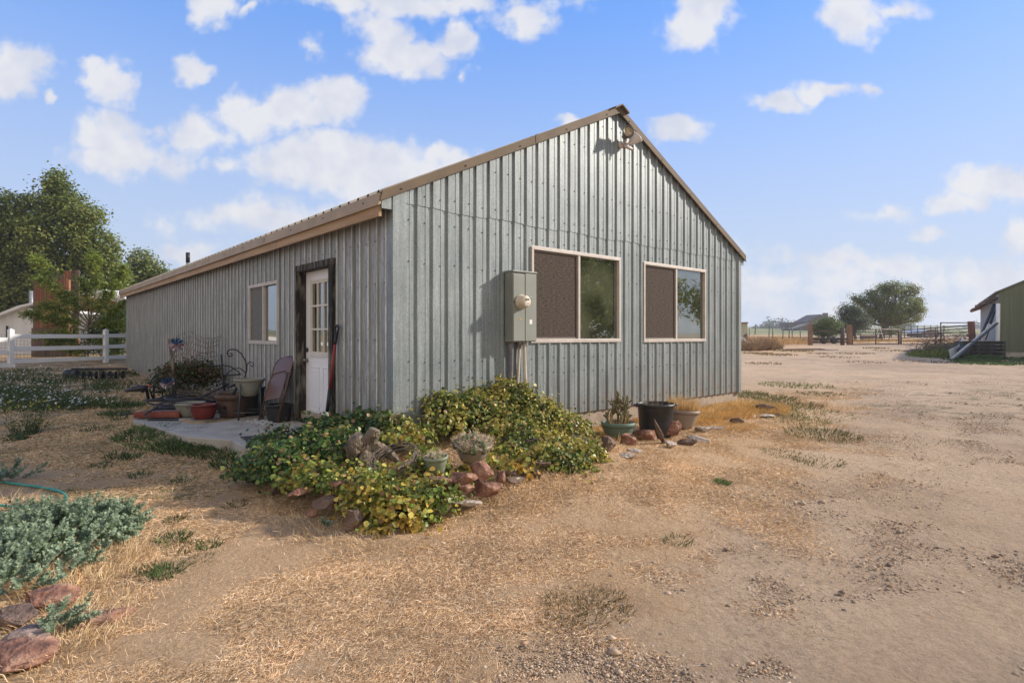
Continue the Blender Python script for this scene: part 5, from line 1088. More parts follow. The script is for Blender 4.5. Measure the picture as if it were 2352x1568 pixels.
m = MB(); m.rock(q3(850, 840), (.045, .045, .05), 3, sub=2); m.build('red_joint', pm('red_plastic', (.35, .02, .02), (.42, .04, .03), 4, .4), cf)
m = MB()
for k in range(60): q = G(R.uniform(500, 640), R.uniform(915, 945), None) ; 
# loose twigs piled among the pots
for k in range(70):
    a = zp(R.uniform(-60, 330), R.uniform(900, 1010), 8.9 + R.uniform(-.2, .2)); d_ = Vector((R.gauss(0, .2), R.gauss(0, .1), R.gauss(0, .05))); m.tube([a, a + d_ * .5 + Vector((0, 0, R.uniform(-.02, .03))), a + d_], .0035, 4)
m.build('twig_pile', M_WOODG, label='tangle of thin dead twigs heaped between the pots', cat='twigs', kind='stuff')
# old implement in the weeds
p = G(222, 872); im = thing('garden_roller', p, 'rusty black spiked roller with top beam lying in the left weeds', 'roller', rz=.12)
m = MB(); m.bb(-.62, .78, -.05, .05, .27, .33); m.build('top_beam', M_IRON, im)
m = MB(); m.lathe([(0, 0), (.13, 0), (.14, .02), (.14, .12), (.10, .13), (.10, .2), (.13, .21), (.13, .30), (0, .31)], (-.80, 0, .15), 20, rot=(0, math.pi / 2, 0)); m.tube([(-.5, 0, .15), (.7, 0, .15)], .03, 10)
m.build('drum', pm('dark_blue_grey_iron', (.03, .037, .045), (.07, .08, .09), 8, .6, .3), im)
for k in range(7): m = MB(); m.lathe([(0, 0), (.11, 0), (.11, .025), (0, .025)], (-.35 + k * .17, 0, .13), 12, rot=(0, math.pi / 2, 0)); m.build('disc', M_IRON, im)
for xx in (.05, .55): m = MB(); m.bb(xx, xx + .03, -.03, .03, .02, .28); m.build('strut', M_WOODG, im)

# ------------------------------------------------------------------ left background
def P3(x, y, z): return Vector((x, y, z))
FA, FB = P3((25 - CX) / F * 17.4, 17.4, 0), P3((243 - CX) / F * 20.1, 20.1, 0); fd_ = (FB - FA).normalized(); fl_ = (FB - FA).length
fe = thing('vinyl_fence', (FA.x, FA.y, H(FA.x, FA.y)), 'white three rail vinyl fence running up to the far corner of the metal building', 'fence', rz=math.atan2(fd_.y, fd_.x)); M_VF = pm('white_vinyl', (.66, .67, .67), (.74, .74, .73), 2, .4)
gz = H(FA.x, FA.y)
for k in range(-2, 3):
    q = FA + fd_ * fl_ * k; z = H(q.x, q.y) - gz
    m = MB(); m.bb(fl_ * k - .064, fl_ * k + .064, -.064, .064, z - .1, z + 1.12); m.build('post', M_VF, fe, bevel=.006)
    m = MB(); m.add([(fl_ * k + a * .072, b * .072, z + 1.12) for a, b in ((-1, -1), (1, -1), (1, 1), (-1, 1))] + [(fl_ * k, 0, z + 1.17)], [(0, 1, 4), (1, 2, 4), (2, 3, 4), (3, 0, 4), (3, 2, 1, 0)]); m.build('post_cap', M_VF, fe)
    if k < 2:
        for zr in (.17, .55, .93): m = MB(); m.bb(fl_ * k + .064, fl_ * (k + 1) - .064, -.02, .02, z + zr - .065, z + zr + .065); m.build('rail', M_VF, fe, bevel=.004)
m = MB()
for x in np.arange(-2 * fl_, 2 * fl_, .1): m.bb(x, x + .0035, .03, .0335, .05, 1.0)
for z in np.arange(.08, 1.0, .1): m.bb(-2 * fl_, 2 * fl_, .03, .0335, z, z + .0035)
m.build('wire_mesh', M_IRON, fe)
# white shed and flue
D = 25; ws = thing('white_shed', (W(20, 800, D).x, D, .6), 'low white shed with shallow metal roof behind the vinyl fence', 'shed'); o0 = ws.location
M_WW = pm('chalky_white_wall', (.56, .57, .60), (.64, .65, .67), 1.2, .8, stretch=(3, 3, .2))
m = MB(); pr = [W(-130, 850, D), W(78, 850, D), W(78, 708, D), W(52, 706, D), W(0, 724, D), W(-130, 762, D)]; m.prism([q - o0 for q in pr], (0, 4, 0)); m.build('wall', M_WW, ws)
m = MB(); m.prism([q - o0 for q in [W(-135, 765, D - .3), W(0, 724, D - .3), W(50, 705, D - .3), W(86, 696, D - .3), W(86, 692, D - .3), W(40, 702, D - .3), W(0, 718, D - .3), W(-135, 759, D - .3)]], (0, 4.6, 0)); m.build('roof', pm('pale_roof', (.55, .56, .58), (.66, .67, .68), 3, .5, .3), ws)
m = MB(); m.bar(W(16, 748, D - .05) - o0, W(16, 778, D - .05) - o0, .05, .05); m.build('drain_pipe', M_IRON, ws)
fp = MB(); a = W(72, 710, 27); fp.tube([(0, 0, -1), W(72, 668, 27) - a], .09, 14); o = fp.build('flue_pipe', M_TUB, label='grey metal flue pipe rising behind the white shed roof', cat='flue pipe'); o.location = a
# tall slat windbreak
D = 23.2; sw = thing('slat_windbreak', (W(120, 838, D).x, D, H(W(120, 838, D).x, D)), 'tall windbreak of red-brown slats and dark boards beside the white shed', 'windbreak'); o0 = sw.location
def board(x0, x1, y0, y1, d, mat_, nm, th=.04):
    m = MB(); m.prism([q - o0 for q in [W(x0, y1, d), W(x1, y1, d), W(x1, y0, d), W(x0, y0, d)]], (0, th, 0)); m.build(nm, mat_, sw)
M_DKW = pm('dark_board', (.07, .045, .035), (.17, .12, .09), 7, .85, bump=.6, stretch=(1, 1, .1)); M_ORW = pm('orange_post_wood', (.24, .10, .05), (.42, .22, .12), 7, .8, stretch=(1, 1, .1))
m = MB()
for k in range(19): x0 = 80 + k * 3.95; yt = 656 - k * 1.0; m.prism([q - o0 for q in [W(x0, 757, D), W(x0 + 3.0, 757, D), W(x0 + 3.0, yt, D), W(x0, yt, D)]], (0, .03, 0))
m.build('slats', M_WOODR, sw); board(76, 156, 640, 760, D + .3, M_DKW, 'backing')
board(148, 164, 622, 700, D + .1, M_WOODR, 'tall_board'); board(164, 181, 620, 838, D + .12, M_DKW, 'tall_board'); board(112, 147, 632, 660, D + .12, M_DKW, 'tall_board'); board(80, 88, 650, 690, D + .05, M_WOODR, 'tall_board')
board(72, 165, 753, 838, D - .1, M_DKW, 'lower_boards'); board(153, 158, 642, 840, D - .15, M_ORW, 'post', .1); board(166, 180, 768, 842, D - .1, M_ORW, 'post', .1)
# white roofed lean-to
D = 26; ln = thing('lean_to_shed', (W(230, 830, D).x, D, .6), 'white walled lean-to with tan beam and pale roof behind the sapling', 'shed'); o0 = ln.location
m = MB(); m.prism([q - o0 for q in [W(184, 835, D), W(330, 835, D), W(330, 722, D), W(184, 722, D)]], (0, 3, 0)); m.build('wall', M_WW, ln)
m = MB(); m.prism([q - o0 for q in [W(180, 686, D - .6), W(330, 716, D - .6), W(330, 705, D - .6), W(180, 677, D - .6)]], (0, .12, 0)); m.build('beam', M_ORW, ln)
m = MB(); m.prism([q - o0 for q in [W(180, 690, D - .4), W(330, 718, D - .4), W(330, 738, D - .4), W(190, 712, D - .4)]], (0, .2, 0)); m.build('board_ceiling', M_WOODR, ln)
m = MB(); m.prism([q - o0 for q in [W(182, 677, D - .3), W(225, 662, D - .3), W(330, 702, D - .3), W(330, 708, D - .3)]], (0, 3, 0)); m.build('roof', M_WHITE, ln)

# ------------------------------------------------------------------ trees
CW = [(.11, .15, .032), (.145, .19, .042), (.18, .225, .05), (.22, .255, .06), (.26, .27, .075)]
def tree(name, base, blobs, nc, per, cr_, size, pal, label, tr=.2, group=None, cat='tree', shape=LEAF_FAR, trunks=1, shell=.35, stray=0):
    base = Vector(base); t = thing(name, base, label, cat, group); b0 = np.array(base)
    v, f, c = clump_leaves([(b[0], b[1]) for b in blobs], nc, per, cr_, size, pal, shell, shape); npmesh('crown', v - b0, f, c, M_LEAF, t)
    m = MB(); top = max(b[0][2] for b in blobs)
    cx_ = sum(b[0][0] for b in blobs) / len(blobs); cy_ = sum(b[0][1] for b in blobs) / len(blobs)
    zf = min(b[0][2] - b[1][2] * .6 for b in blobs); fork = Vector((base.x * .6 + cx_ * .4, base.y, max(base.z + .25 * (top - base.z), zf - .2)))
    m.tube([base - base - Vector((0, 0, .2)), (fork - base) * .5 + Vector((.05, 0, 0)), fork - base], [tr * 1.25, tr, tr * .85], 10)
    for b in blobs:
        e = Vector(b[0]) - base; s = fork - base; md = s + (e - s) * .5 + Vector((0, 0, -.06 * (e - s).length)) + Vector((R.gauss(0, .1), R.gauss(0, .1), 0)) * (e - s).length * .5
        m.tube([s, md, e], [tr * .55, tr * .36, tr * .10], 7)
        for _ in range(5):
            q = Vector((R.gauss(0, .4) * b[1][0], R.gauss(0, .4) * b[1][1], R.gauss(0, .4) * b[1][2])); m.tube([md, (md + e + q) * .5, e + q], [tr * .2, tr * .12, tr * .04], 5)
    m.build('trunk', M_TRUNK, t); return t
D = 36
tree('cottonwood_tree', (W(40, 790, D).x, D, H(W(40, 790, D).x, D)), [BB(130, 425, D, .75, .9), BB(138, 475, D, 1.3, 1.2), BB(60, 490, D, 1.7, 1.3), BB(195, 520, D, 1.4, 1.3), BB(-20, 520, D, 2.0, 1.6), BB(110, 560, D, 2.4, 1.9), BB(220, 585, D, 1.5, 1.5), BB(20, 600, D, 2.4, 1.9), BB(258, 640, D, 1.0, 1.3), BB(165, 650, D, 2.2, 1.6), BB(235, 690, D, 1.6, 1.5), BB(70, 680, D, 2.2, 1.6), BB(-30, 690, D, 2.2, 1.8), BB(275, 700, D, .8, .9), BB(150, 720, D, 2.0, 1.2), BB(10, 750, D, 1.8, 1.0)],
     2100, 44, .26, .165, CW, 'tall broad cottonwood towering over the sheds at the left edge', .34)
D = 42
tree('cottonwood_tree', (W(335, 770, D).x, D, H(W(335, 770, D).x, D)), [BB(320, 610, D, .9, 1.1), BB(345, 625, D, 1.0, .9), BB(375, 640, D, .8, .7), BB(310, 650, D, 1.1, 1.1), BB(345, 665, D, 1.3, 1.0), BB(385, 660, D, .7, .6), BB(315, 700, D, 1.2, 1.2), BB(355, 705, D, 1.2, 1.0)],
     460, 40, .26, .17, CW, 'smaller cottonwood peeping over the far end of the metal building roof', .2)
# locust sapling over the fence
D = 20.8; lb = Vector((W(203, 838, D).x, D, H(W(203, 838, D).x, D))); sp_ = thing('locust_sapling', lb, 'feathery yellow-green sapling arching over the white fence', 'tree'); m = MB(); parts = []
def zl(px, py, d=0): return W(px, py, D + d) - lb
brs = [[(203, 838), (202, 780), (205, 740)], [(205, 745), (150, 690), (95, 605), (82, 590)], [(205, 745), (160, 700), (110, 648), (95, 640)], [(204, 750), (150, 715), (110, 700), (98, 703)], [(204, 755), (160, 735), (120, 722)], [(204, 760), (150, 750), (85, 722), (62, 718)], [(204, 770), (150, 765), (88, 770)], [(206, 740), (222, 660), (218, 600), (214, 585)], [(206, 740), (250, 690), (275, 640), (285, 610)], [(206, 745), (260, 720), (288, 690)], [(206, 745), (200, 680), (185, 640)], [(205, 750), (240, 740), (285, 745)], [(204, 770), (240, 780), (270, 800)], [(203, 790), (160, 780), (115, 785)], [(203, 800), (190, 830), (200, 850)], [(206, 742), (180, 700), (150, 670)], [(206, 742), (235, 700), (240, 650)], [(203, 815), (185, 800), (160, 805)]]
for bi, b in enumerate(brs):
    pts = [zl(x, y, R.uniform(-.3, .3) * (i > 0)) for i, (x, y) in enumerate(b)]; fine_ = []
    for i in range(len(pts) - 1):
        for t in np.linspace(0, 1, 9)[:-1]: fine_.append(pts[i].lerp(pts[i + 1], t))
    fine_.append(pts[-1]); m.tube(fine_, [.022 * (1 - .75 * i / len(fine_)) + .003 for i in range(len(fine_))], 6)
    if bi == 0: continue
    for i, q in enumerate(fine_):
        u = i / len(fine_)
        if u < .3: continue
        for _ in range(11):       # compound fronds
            dq = Vector((R.gauss(0, 1), R.gauss(0, 1), R.gauss(-.1, .6))).normalized(); ln_ = R.uniform(.2, .42)
            tt = np.linspace(.1, 1, 9); side = np.array(dq.orthogonal().normalized())
            bp_ = np.array(q)[None] + np.array(dq)[None] * (ln_ * tt)[:, None] + [0, 0, -.04] * (tt ** 2)[:, None]
            for s_ in (-1, 1):
                pp_ = bp_ + side[None] * s_ * .016; parts.append(leaves(pp_, rng.normal(0, .4, (9, 3)) + [0, 0, 1], np.full(9, .056), pick([(.22, .30, .05), (.32, .38, .07), (.40, .40, .09), (.16, .24, .045)], 9, .15), LEAF_FAR))
m.build('branches', M_TRUNK, sp_); v, f, c = cat3(parts); npmesh('foliage', v, f, c, M_LEAF, sp_)
D = 22.5
tree('shade_bush', (W(255, 828, D).x, D, H(W(255, 828, D).x, D)), [BB(215, 770, D, .45, .4), BB(200, 800, D, .35, .3), BB(285, 750, D, .5, .5), BB(235, 740, D, .5, .4), BB(268, 735, D, .5, .5), BB(250, 765, D, .6, .4), BB(275, 780, D, .45, .5), BB(235, 795, D, .35, .4), BB(280, 720, D, .4, .4), BB(262, 805, D, .4, .3)], 300, 26, .13, .07, [(.06, .10, .028), (.09, .13, .034), (.13, .165, .042)], 'dark leafy bush filling the gap between fence and far building corner', .04, cat='bush', shell=.2)
# right background trees
D = 60
tree('elm_tree', (W(2022, 775, D).x, D, H(W(2022, 775, D).x, D)), [BB(2040, 668, D, 1.3, .9), BB(2080, 672, D, 1.0, .9), BB(2005, 690, D, 1.4, 1.0), BB(1975, 692, D, .8, .5), BB(2060, 700, D, 1.9, 1.2), BB(2095, 715, D, 1.3, 1.0), BB(2015, 722, D, 1.7, 1.1), BB(2060, 732, D, 1.7, .7), BB(2108, 700, D, .7, .7), BB(1985, 735, D, 1.0, .7), BB(2062, 652, D, .5, .35), BB(2100, 664, D, .5, .3), BB(1998, 672, D, .6, .3), BB(2118, 708, D, .4, .25), BB(1962, 684, D, .4, .25), BB(2045, 658, D, .5, .3), BB(2112, 732, D, .5, .3)],
     560, 46, .24, .13, CW + [(.12, .11, .03)], 'wide airy green elm beyond the metal gates', .26, shell=.15)
D = 57
tree('olive_tree', (W(1965, 775, D).x, D, H(W(1965, 775, D).x, D)), [BB(1948, 712, D, .9, .7), BB(1965, 722, D, 1.0, .9), BB(1942, 735, D, .8, .8), BB(1975, 742, D, 1.0, .8), BB(1955, 752, D, 1.1, .7)], 300, 34, .22, .12, [(.10, .125, .06), (.14, .165, .09), (.07, .09, .045)], 'grey-green bushy tree at the left of the wide elm', .14, shell=.2)
D = 52
tree('round_bush', (W(1900, 788, D).x, D, H(W(1900, 788, D).x, D)), [BB(1885, 748, D, .8, .6), BB(1905, 742, D, .9, .6), BB(1925, 752, D, .7, .5), BB(1900, 762, D, 1.2, .6), BB(1880, 760, D, .7, .5)], 230, 34, .18, .10, [(.08, .12, .025), (.11, .155, .034), (.15, .19, .042)], 'round bright green bush behind the wooden rail fence', .1, cat='bush', shell=.3)
D = 62
tree('shade_bush', (W(2040, 778, D).x, D, H(W(2040, 778, D).x, D)), [BB(2035, 760, D, 1.0, .5), BB(2060, 757, D, .8, .5)], 60, 20, .2, .14, [(.12, .15, .03), (.16, .18, .05)], 'pale green shrub under the wide elm', .05, cat='bush')
for i, (px, py, D, r, lb_) in enumerate([(1783, 747, 330, 7, 'distant rounded tree on the skyline nearest the farmhouse'), (1760, 752, 340, 5, 'distant low tree at the left end of the skyline row'), (1768, 757, 300, 5, 'distant dark shrub mass below the skyline row'), (1812, 752, 350, 6, 'distant tree just left of the farmhouse roof'), (2082, 749, 420, 6, 'tiny distant tree on the right horizon beyond the gates'), (1743, 757, 280, 3.5, 'smallest distant bush on the skyline beside the building edge'), (2240, 750, 420, 6, 'tiny distant tree behind the pipe frame')]):
    b = BB(px, py, D, r, r * .7); gz_ = H(b[0][0], D)
    tree('distant_tree', (b[0][0], D, gz_), [b, BB(px + 9, py + 4, D, r * .7, r * .5), BB(px - 10, py + 4, D, r * .8, r * .5)], 60, 16, r * .16, r * .14, [(.07, .095, .06), (.10, .12, .08)], lb_, .3, 'distant trees on the skyline')
# trees on the open side of the drive: they throw the shade at the lower right and show in the front windows
def wb3(x, y, z, r, rz=None): return ((x, y, z), (r, r, rz or r))
tree('yard_tree', (12.7, 5.3, 0), [wb3(11.9, 4.55, 4.75, .45, .22), wb3(12.6, 5.3, 4.0, .8, .5), wb3(13.4, 5.9, 3.5, 1.0, .8), wb3(12.9, 4.9, 3.2, .9, .7)], 120, 22, .2, .15, CW, 'leafy yard tree on the open side of the driveway nearest the camera', .16)
tree('yard_tree', (18.5, 8.3, .1), [wb3(18.3, 7.3, 4.6, 1.2, .9), wb3(18.8, 8.4, 4.9, 1.4, 1), wb3(18.4, 9.6, 4.0, 1.3, .9), wb3(18.6, 8.6, 3.0, 1.7, 1.1), wb3(18.6, 7.0, 2.8, 1.3, 1)], 330, 22, .22, .16, CW, 'bushy yard tree behind the nearest tree across the driveway', .16)
tree('yard_tree', (22, 15.5, .2), [wb3(22, 15.6, 3.7, 1.1, .7), wb3(22.6, 14.2, 3.2, 1.3, .9), wb3(21.8, 17.0, 3.2, 1.3, .8), wb3(22, 15.5, 2.4, 1.8, .9)], 240, 22, .2, .15, CW, 'low spreading yard tree across the driveway from the second window', .14)
tree('yard_tree', (33, 8, .1), [wb3(33, 4, 4.5, 2.8, 2.4), wb3(33, 8.5, 5, 2.8, 2.6), wb3(33.5, 13, 4.4, 2.6, 2.2), wb3(34, 10, 2.6, 2.6, 2), wb3(34, 5, 2.5, 2.6, 2)], 520, 24, .35, .24, CW[:3], 'dark dense yard tree far across the driveway', .3)

# ------------------------------------------------------------------ right background: yard, gates, fences
M_DKG = pm('dark_gate_steel', (.06, .045, .04), (.12, .085, .07), 8, .6, .3); M_POST = pm('brown_gate_post', (.17, .09, .05), (.30, .18, .11), 7, .85, stretch=(1, 1, .15)); M_DRAIL = pm('dark_rail_wood', (.05, .035, .03), (.11, .08, .065), 6, .85, stretch=(.2, 1, 1))
def atd(px, D): x = (px - CX) / F * D; return Vector((x, D, H(x, D)))
def gate(px0, D0, px1, D1, h0, h1, mids, label):
    a, b = atd(px0, D0), atd(px1, D1); a.z = EYE - (792.5 - CY) / F * D0; b.z = EYE - (791 - CY) / F * D1
    t = thing('metal_gate', a, label, 'gate', 'metal gates across the driveway'); d = b - a; m = MB(); n = 6
    for k in range(n):
        u = (k / (n - 1)) ** .85; m.tube([Vector((0, 0, .06 + u * (h0 - .06))), d + Vector((0, 0, .06 + u * (h1 - .06)))],   .040 if k in (0, n - 1) else .030, 7)
    m.build('bars', M_DKG, t)
    for u in [0, 1] + mids: hh = h0 + (h1 - h0) * u; m = MB(); m.tube([d * u + Vector((0, 0, .0)), d * u + Vector((0, 0, hh + .02))], .045, 8); m.build('upright', M_DKG, t)
gate(1958, 46, 2064, 47, 1.26, 1.22, [.5], 'rusty tube gate hung on the brown gate post')
gate(2070, 47, 2236, 40, 1.2, 1.36, [.52], 'rusty tube gate swung toward the green shed')
def simple_post(px, ytop, ybot, D, w, mat_, label, name='gate_post', cat='post', group=None, lean=0, round_=False):
    x = (px - CX) / F * D; z0 = EYE - (ybot - CY) / F * D; z1 = EYE - (ytop - CY) / F * D; m = MB()
    if round_: m.tube([(0, 0, -.1), (lean * (z1 - z0), 0, z1 - z0)], w / 2, 8)
    else: m.bb(-w / 2, w / 2, -w / 2, w / 2, -.1, z1 - z0)
    o = m.build(name, mat_, label=label, cat=cat, group=group, bevel=0 if round_ else .015); o.location = (x, D, z0); return o
simple_post(1950.5, 746, 793, 46, .30, M_POST, 'thick brown square post where the gate meets the rail fence')
simple_post(2067, 757, 792, 47.2, .13, pm('pinkish_post', (.34, .25, .20), (.42, .32, .26), 5, .7), 'thin pinkish post between the two metal gates')
rfz = thing('rail_fence', atd(1861, 45.5), 'dark wooden rail fence between two brown posts left of the gates', 'fence'); o0 = rfz.location
m = MB(); m.bb(-.13, .13, -.13, .13, -.1, EYE - (746 - CY) / F * 45.5 - o0.z); m.build('post', M_POST, rfz)
m = MB(); q = W(1930, 790, 45.8) - o0; m.tube([(q.x, 0, -.1), (q.x, 0, W(1930, 753, 45.8).z - o0.z)], .16, 9); m.build('post', M_DRAIL, rfz)
for (y0, y1) in ((758.5, 762.5), (775, 778.5), (783.5, 787)):
    m = MB(); m.prism([W(1864, y1, 45.6) - o0, W(1946, y1 + .5, 45.8) - o0, W(1946, y0 + .5, 45.8) - o0, W(1864, y0, 45.6) - o0], (0, .06, 0)); m.build('rail', M_DRAIL, rfz)
posts = [(1734, 744, 766, 52, .06), (1766, 744.7, 772, 55, .05), (1775, 753, 783, 50, 0), (1797.6, 746, 781, 52, .05), (1812, 748, 778, 54, .04), (1819.5, 750, 777, 55, .0), (1838, 752, 774, 60, 0), (1721, 752, 775, 60, 0)]
names = ['leftmost leaning steel fence post behind the dry brush', 'second leaning steel fence post from the brick pillar', 'upright steel fence post directly behind the old blocks', 'tall leaning steel fence post in the orange grass', 'leaning steel fence post left of the farmhouse', 'upright thin steel fence post in front of the farmhouse wing', 'short steel fence post nearest the wooden rail fence', 'thin fence post beside the brick pillar']
tps = []
for (px, yt, yb, D, ln), nm in zip(posts, names): tps.append(simple_post(px, yt, yb, D, .075, M_IRON, nm, 'fence_post', 'fence post', 'steel posts of the pasture fence', ln, True))
m = MB(); a = W(1734, 770, 52)
for z in (752, 757, 762, 768, 773): m.tube([W(1721, z, 58) - a, W(1766, z, 55) - a, W(1812, z + 1, 54) - a, W(1861, z + 1, 52) - a], .007, 4)
o = m.build('fence_wire', M_IRON, label='thin wires strung along the leaning pasture fence posts', cat='fence wire'); o.location = a
# farmhouse
D = 165; fh = thing('farmhouse', atd(1860, D), 'distant brown farmhouse with steep gable and chimney beyond the rail fence', 'house'); o0 = fh.location
M_HB = pm('brown_house_siding', (.17, .125, .12), (.22, .165, .155), .5, .85); M_HR = pm('brown_house_roof', (.115, .085, .08), (.16, .125, .12), .6, .85)
def hp_(l, d=0, ext=(0, 6, 0), nm='wall', mt_=M_HB): m = MB(); m.prism([W(x, y, D + d) - o0 for x, y in l], ext); return m.build(nm, mt_, fh)
hp_([(1830, 768), (1915, 768), (1915, 734), (1885, 724), (1856, 740), (1856, 744), (1830, 753)]); hp_([(1853, 741), (1885, 724), (1885, 721.5), (1852, 739)], -1, (0, 8, 0), 'roof', M_HR); hp_([(1885, 724), (1920, 736), (1920, 733.5), (1885, 721.5)], -1, (0, 8, 0), 'roof', M_HR)
hp_([(1826, 755), (1858, 743), (1858, 741), (1826, 752.5)], -1, (0, 8, 0), 'roof', pm('pale_house_roof', (.33, .30, .29), (.40, .37, .36), .6, .8)); hp_([(1817, 766), (1850, 766), (1850, 748), (1817, 748)], 3, nm='wing_wall'); hp_([(1814, 748.5), (1852, 748.5), (1852, 740), (1817, 740)], 2, (0, 7, 0), 'wing_roof', M_HR)
hp_([(1894, 728), (1902, 728), (1902, 718.5), (1894, 718.5)], 0, (0, 1.2, 0), 'chimney', M_HR); hp_([(1843, 766), (1848, 766), (1848, 759), (1843, 759)], -.2, (0, .1, 0), 'window', M_BLK); hp_([(1855, 766), (1861, 766), (1861, 757), (1855, 757)], -.2, (0, .1, 0), 'window', M_BLK)
hp_([(1836, 765.5), (1862, 765), (1862, 763.5), (1836, 764)], -12, (0, .3, 0), 'porch_rail', M_WHITE)
# pale outbuilding, brick pillar and debris by the building edge
D = 75; pb = thing('pale_outbuilding', atd(1706, D), 'pale green-grey outbuilding just showing past the building corner', 'outbuilding'); o0 = pb.location
m = MB(); m.prism([W(1680, 775, D) - o0, W(1717, 775, D) - o0, W(1717, 742, D) - o0, W(1680, 742, D) - o0], (0, 5, 0)); m.build('wall', pm('pale_sage_wall', (.34, .36, .27), (.42, .43, .34), .7, .85), pb); m = MB(); m.prism([W(1680, 742, D - .3) - o0, W(1719, 742, D - .3) - o0, W(1719, 739.5, D - .3) - o0, W(1680, 740.5, D - .3) - o0], (0, 5.6, 0)); m.build('roof', M_HR, pb)
m = MB(); m.rock((0, 0, .5), (.42, .35, .85), 5, sub=3, planes=4); o = m.build('stacked_stone_pillar', M_ROCKD, label='squat dark stacked stone pillar left of the leaning posts', cat='pillar'); o.location = atd(1713, 46)
m = MB(); m.prism([(-.7, 0, 0), (.6, 0, .0), (.2, 0, .45), (-.4, 0, .62)], (0, .8, 0)); o = m.build('white_tarp', M_WHITE, label='folded white sheet lying at the building edge', cat='tarp'); o.location = atd(1702, 42) + Vector((0, 0, .25))
parts = []
for (px, py, r, n, h, D) in [(1712, 798, 1.0, 900, .55, 36), (1735, 797, 1.1, 1400, .75, 37), (1755, 795, .9, 900, .6, 38), (1725, 785, 1.2, 900, .9, 42), (1742, 775, 1.0, 500, 1.0, 45)]:
    p = atd(px, D); parts += tuftparts((p.x, p.y, p.z), r, n, h, [(.26, .17, .09), (.34, .22, .12), (.18, .115, .07), (.42, .28, .14)], 1.2, w=.012)
v, f, c = cat3(parts); npmesh('dry_brush', v, f, c, M_STRAW, label='brown tangled dry brush beyond the right building corner', cat='brush', kind='stuff')
parts = []
for k in range(120):
    px = R.uniform(1720, 1860); D = R.uniform(46, 62); p = atd(px, D); parts += tuftparts((p.x, p.y, p.z), .9, 60, .55, [(.55, .36, .16), (.66, .45, .2), (.46, .30, .15)], .5, w=.014)
for k in range(60):
    px = R.uniform(1865, 2200); D = R.uniform(50, 60); p = atd(px, D); parts += tuftparts((p.x, p.y, p.z), .9, 40, .4, [(.55, .36, .16), (.66, .45, .2)], .5, w=.014)
v, f, c = cat3(parts); npmesh('orange_pasture_grass', v, f, c, M_STRAW, label='tall orange dry grass along the pasture fence', cat='grass', kind='stuff')
for (px, D, w, h, lb_) in ((1765, 40, .55, .36, 'dark square wooden block at the edge of the dry brush'), (1787, 37.5, .5, .34, 'tilted weathered wooden block right of the dark one')):
    m = MB(); m.box((0, 0, h * .3), (w, .4, h * .5)); m.box((.03, 0, h * .8), (w * .9, .4, h * .35), (.0, .1, .1)); o = m.build('wood_block', M_DRAIL if px < 1780 else M_WOODG, label=lb_, cat='wood block', bevel=.02); o.location = atd(px, D); o.rotation_euler = (0, .1 if px > 1780 else 0, .3)
m = MB(); m.tube([(0, 0, .04), (1.3, -.2, .08), (2.3, -.1, .05), (3.2, -.5, .06)], [.05, .045, .035, .02], 6); m.tube([(1.2, -.2, .08), (1.9, -.8, .12), (2.6, -1, .05)], [.03, .025, .01], 6); o = m.build('fallen_branch', M_WOODG, label='fallen grey branch on the dirt right of the wooden blocks', cat='branch'); o.location = atd(1798, 36)
# trailer wheels behind rail fence
tr = thing('farm_trailer', atd(1905, 49), 'low dark trailer with arched grey fender behind the rail fence', 'trailer'); m = MB(); m.bb(-1.2, 1.3, -.5, .5, .3, .42); m.build('bed', M_IRON, tr)
m = MB(); m.tube([(.1 + .42 * math.cos(a), -.6, .32 + .38 * math.sin(a)) for a in np.linspace(.1, 3.04, 12)], .035, 6); m.build('fender', M_TUB, tr)
for xx in (.1, -.75): m = MB(); m.lathe([(0, 0), (.18, 0), (.3, .02), (.3, .18), (.18, .2), (0, .2)], (xx, -.4, .3), 18, rot=(math.pi / 2, 0, 0)); m.build('wheel', M_BLK, tr)
# small shed, pipe frame, corral panels
D = 78; ss_ = thing('small_brown_shed', atd(2143, D), 'small brown shed with curved white roof beyond the swung gate', 'shed'); o0 = ss_.location
m = MB(); m.prism([W(2118, 787, D) - o0, W(2165, 787, D) - o0, W(2165, 764, D) - o0, W(2143, 757, D) - o0, W(2118, 764, D) - o0], (0, 3, 0)); m.build('wall', M_HB, ss_)
m = MB(); m.prism([W(2115, 765, D - .3) - o0, W(2130, 758, D - .3) - o0, W(2146, 756.5, D - .3) - o0, W(2172, 767, D - .3) - o0, W(2172, 764, D - .3) - o0, W(2146, 753.5, D - .3) - o0, W(2130, 755, D - .3) - o0, W(2115, 763, D - .3) - o0], (0, 3.6, 0)); m.build('roof', M_WHITE, ss_)
D = 50; pf = thing('pipe_frame', atd(2210, D), 'black overhead pipe frame standing behind the brush pile', 'pipe frame'); o0 = pf.location; m = MB(); m.tube([W(2160, 741, D) - o0, W(2262, 741, D) - o0], .04, 8); m.build('top_pipe', M_IRON, pf)
for px in (2161, 2231): m = MB(); m.tube([W(px, 741, D) - o0, W(px, 790, D) - o0], .05, 8); m.build('upright', M_IRON, pf)
cp = thing('corral_panel', atd(2110, 72), 'row of dark corral uprights between the elm and the small shed', 'corral'); o0 = cp.location; m = MB()
for z in (.3, .7, 1.1, 1.45): m.tube([(-3.4, 0, z), (3.2, 0, z)], .025, 5)
m.build('bars', M_IRON, cp); m = MB()
for k in range(9): m.tube([(-3.4 + k * .82, 0, 0), (-3.4 + k * .82, 0, 1.6)], .05, 6)
m.build('uprights', M_IRON, cp)
m = MB(); m.bb(-.75, .75, -.3, .3, 0, .5); o = m.build('stock_trough', M_HB, label='brown stock trough behind the first metal gate', cat='trough'); o.location = atd(1995, 60)
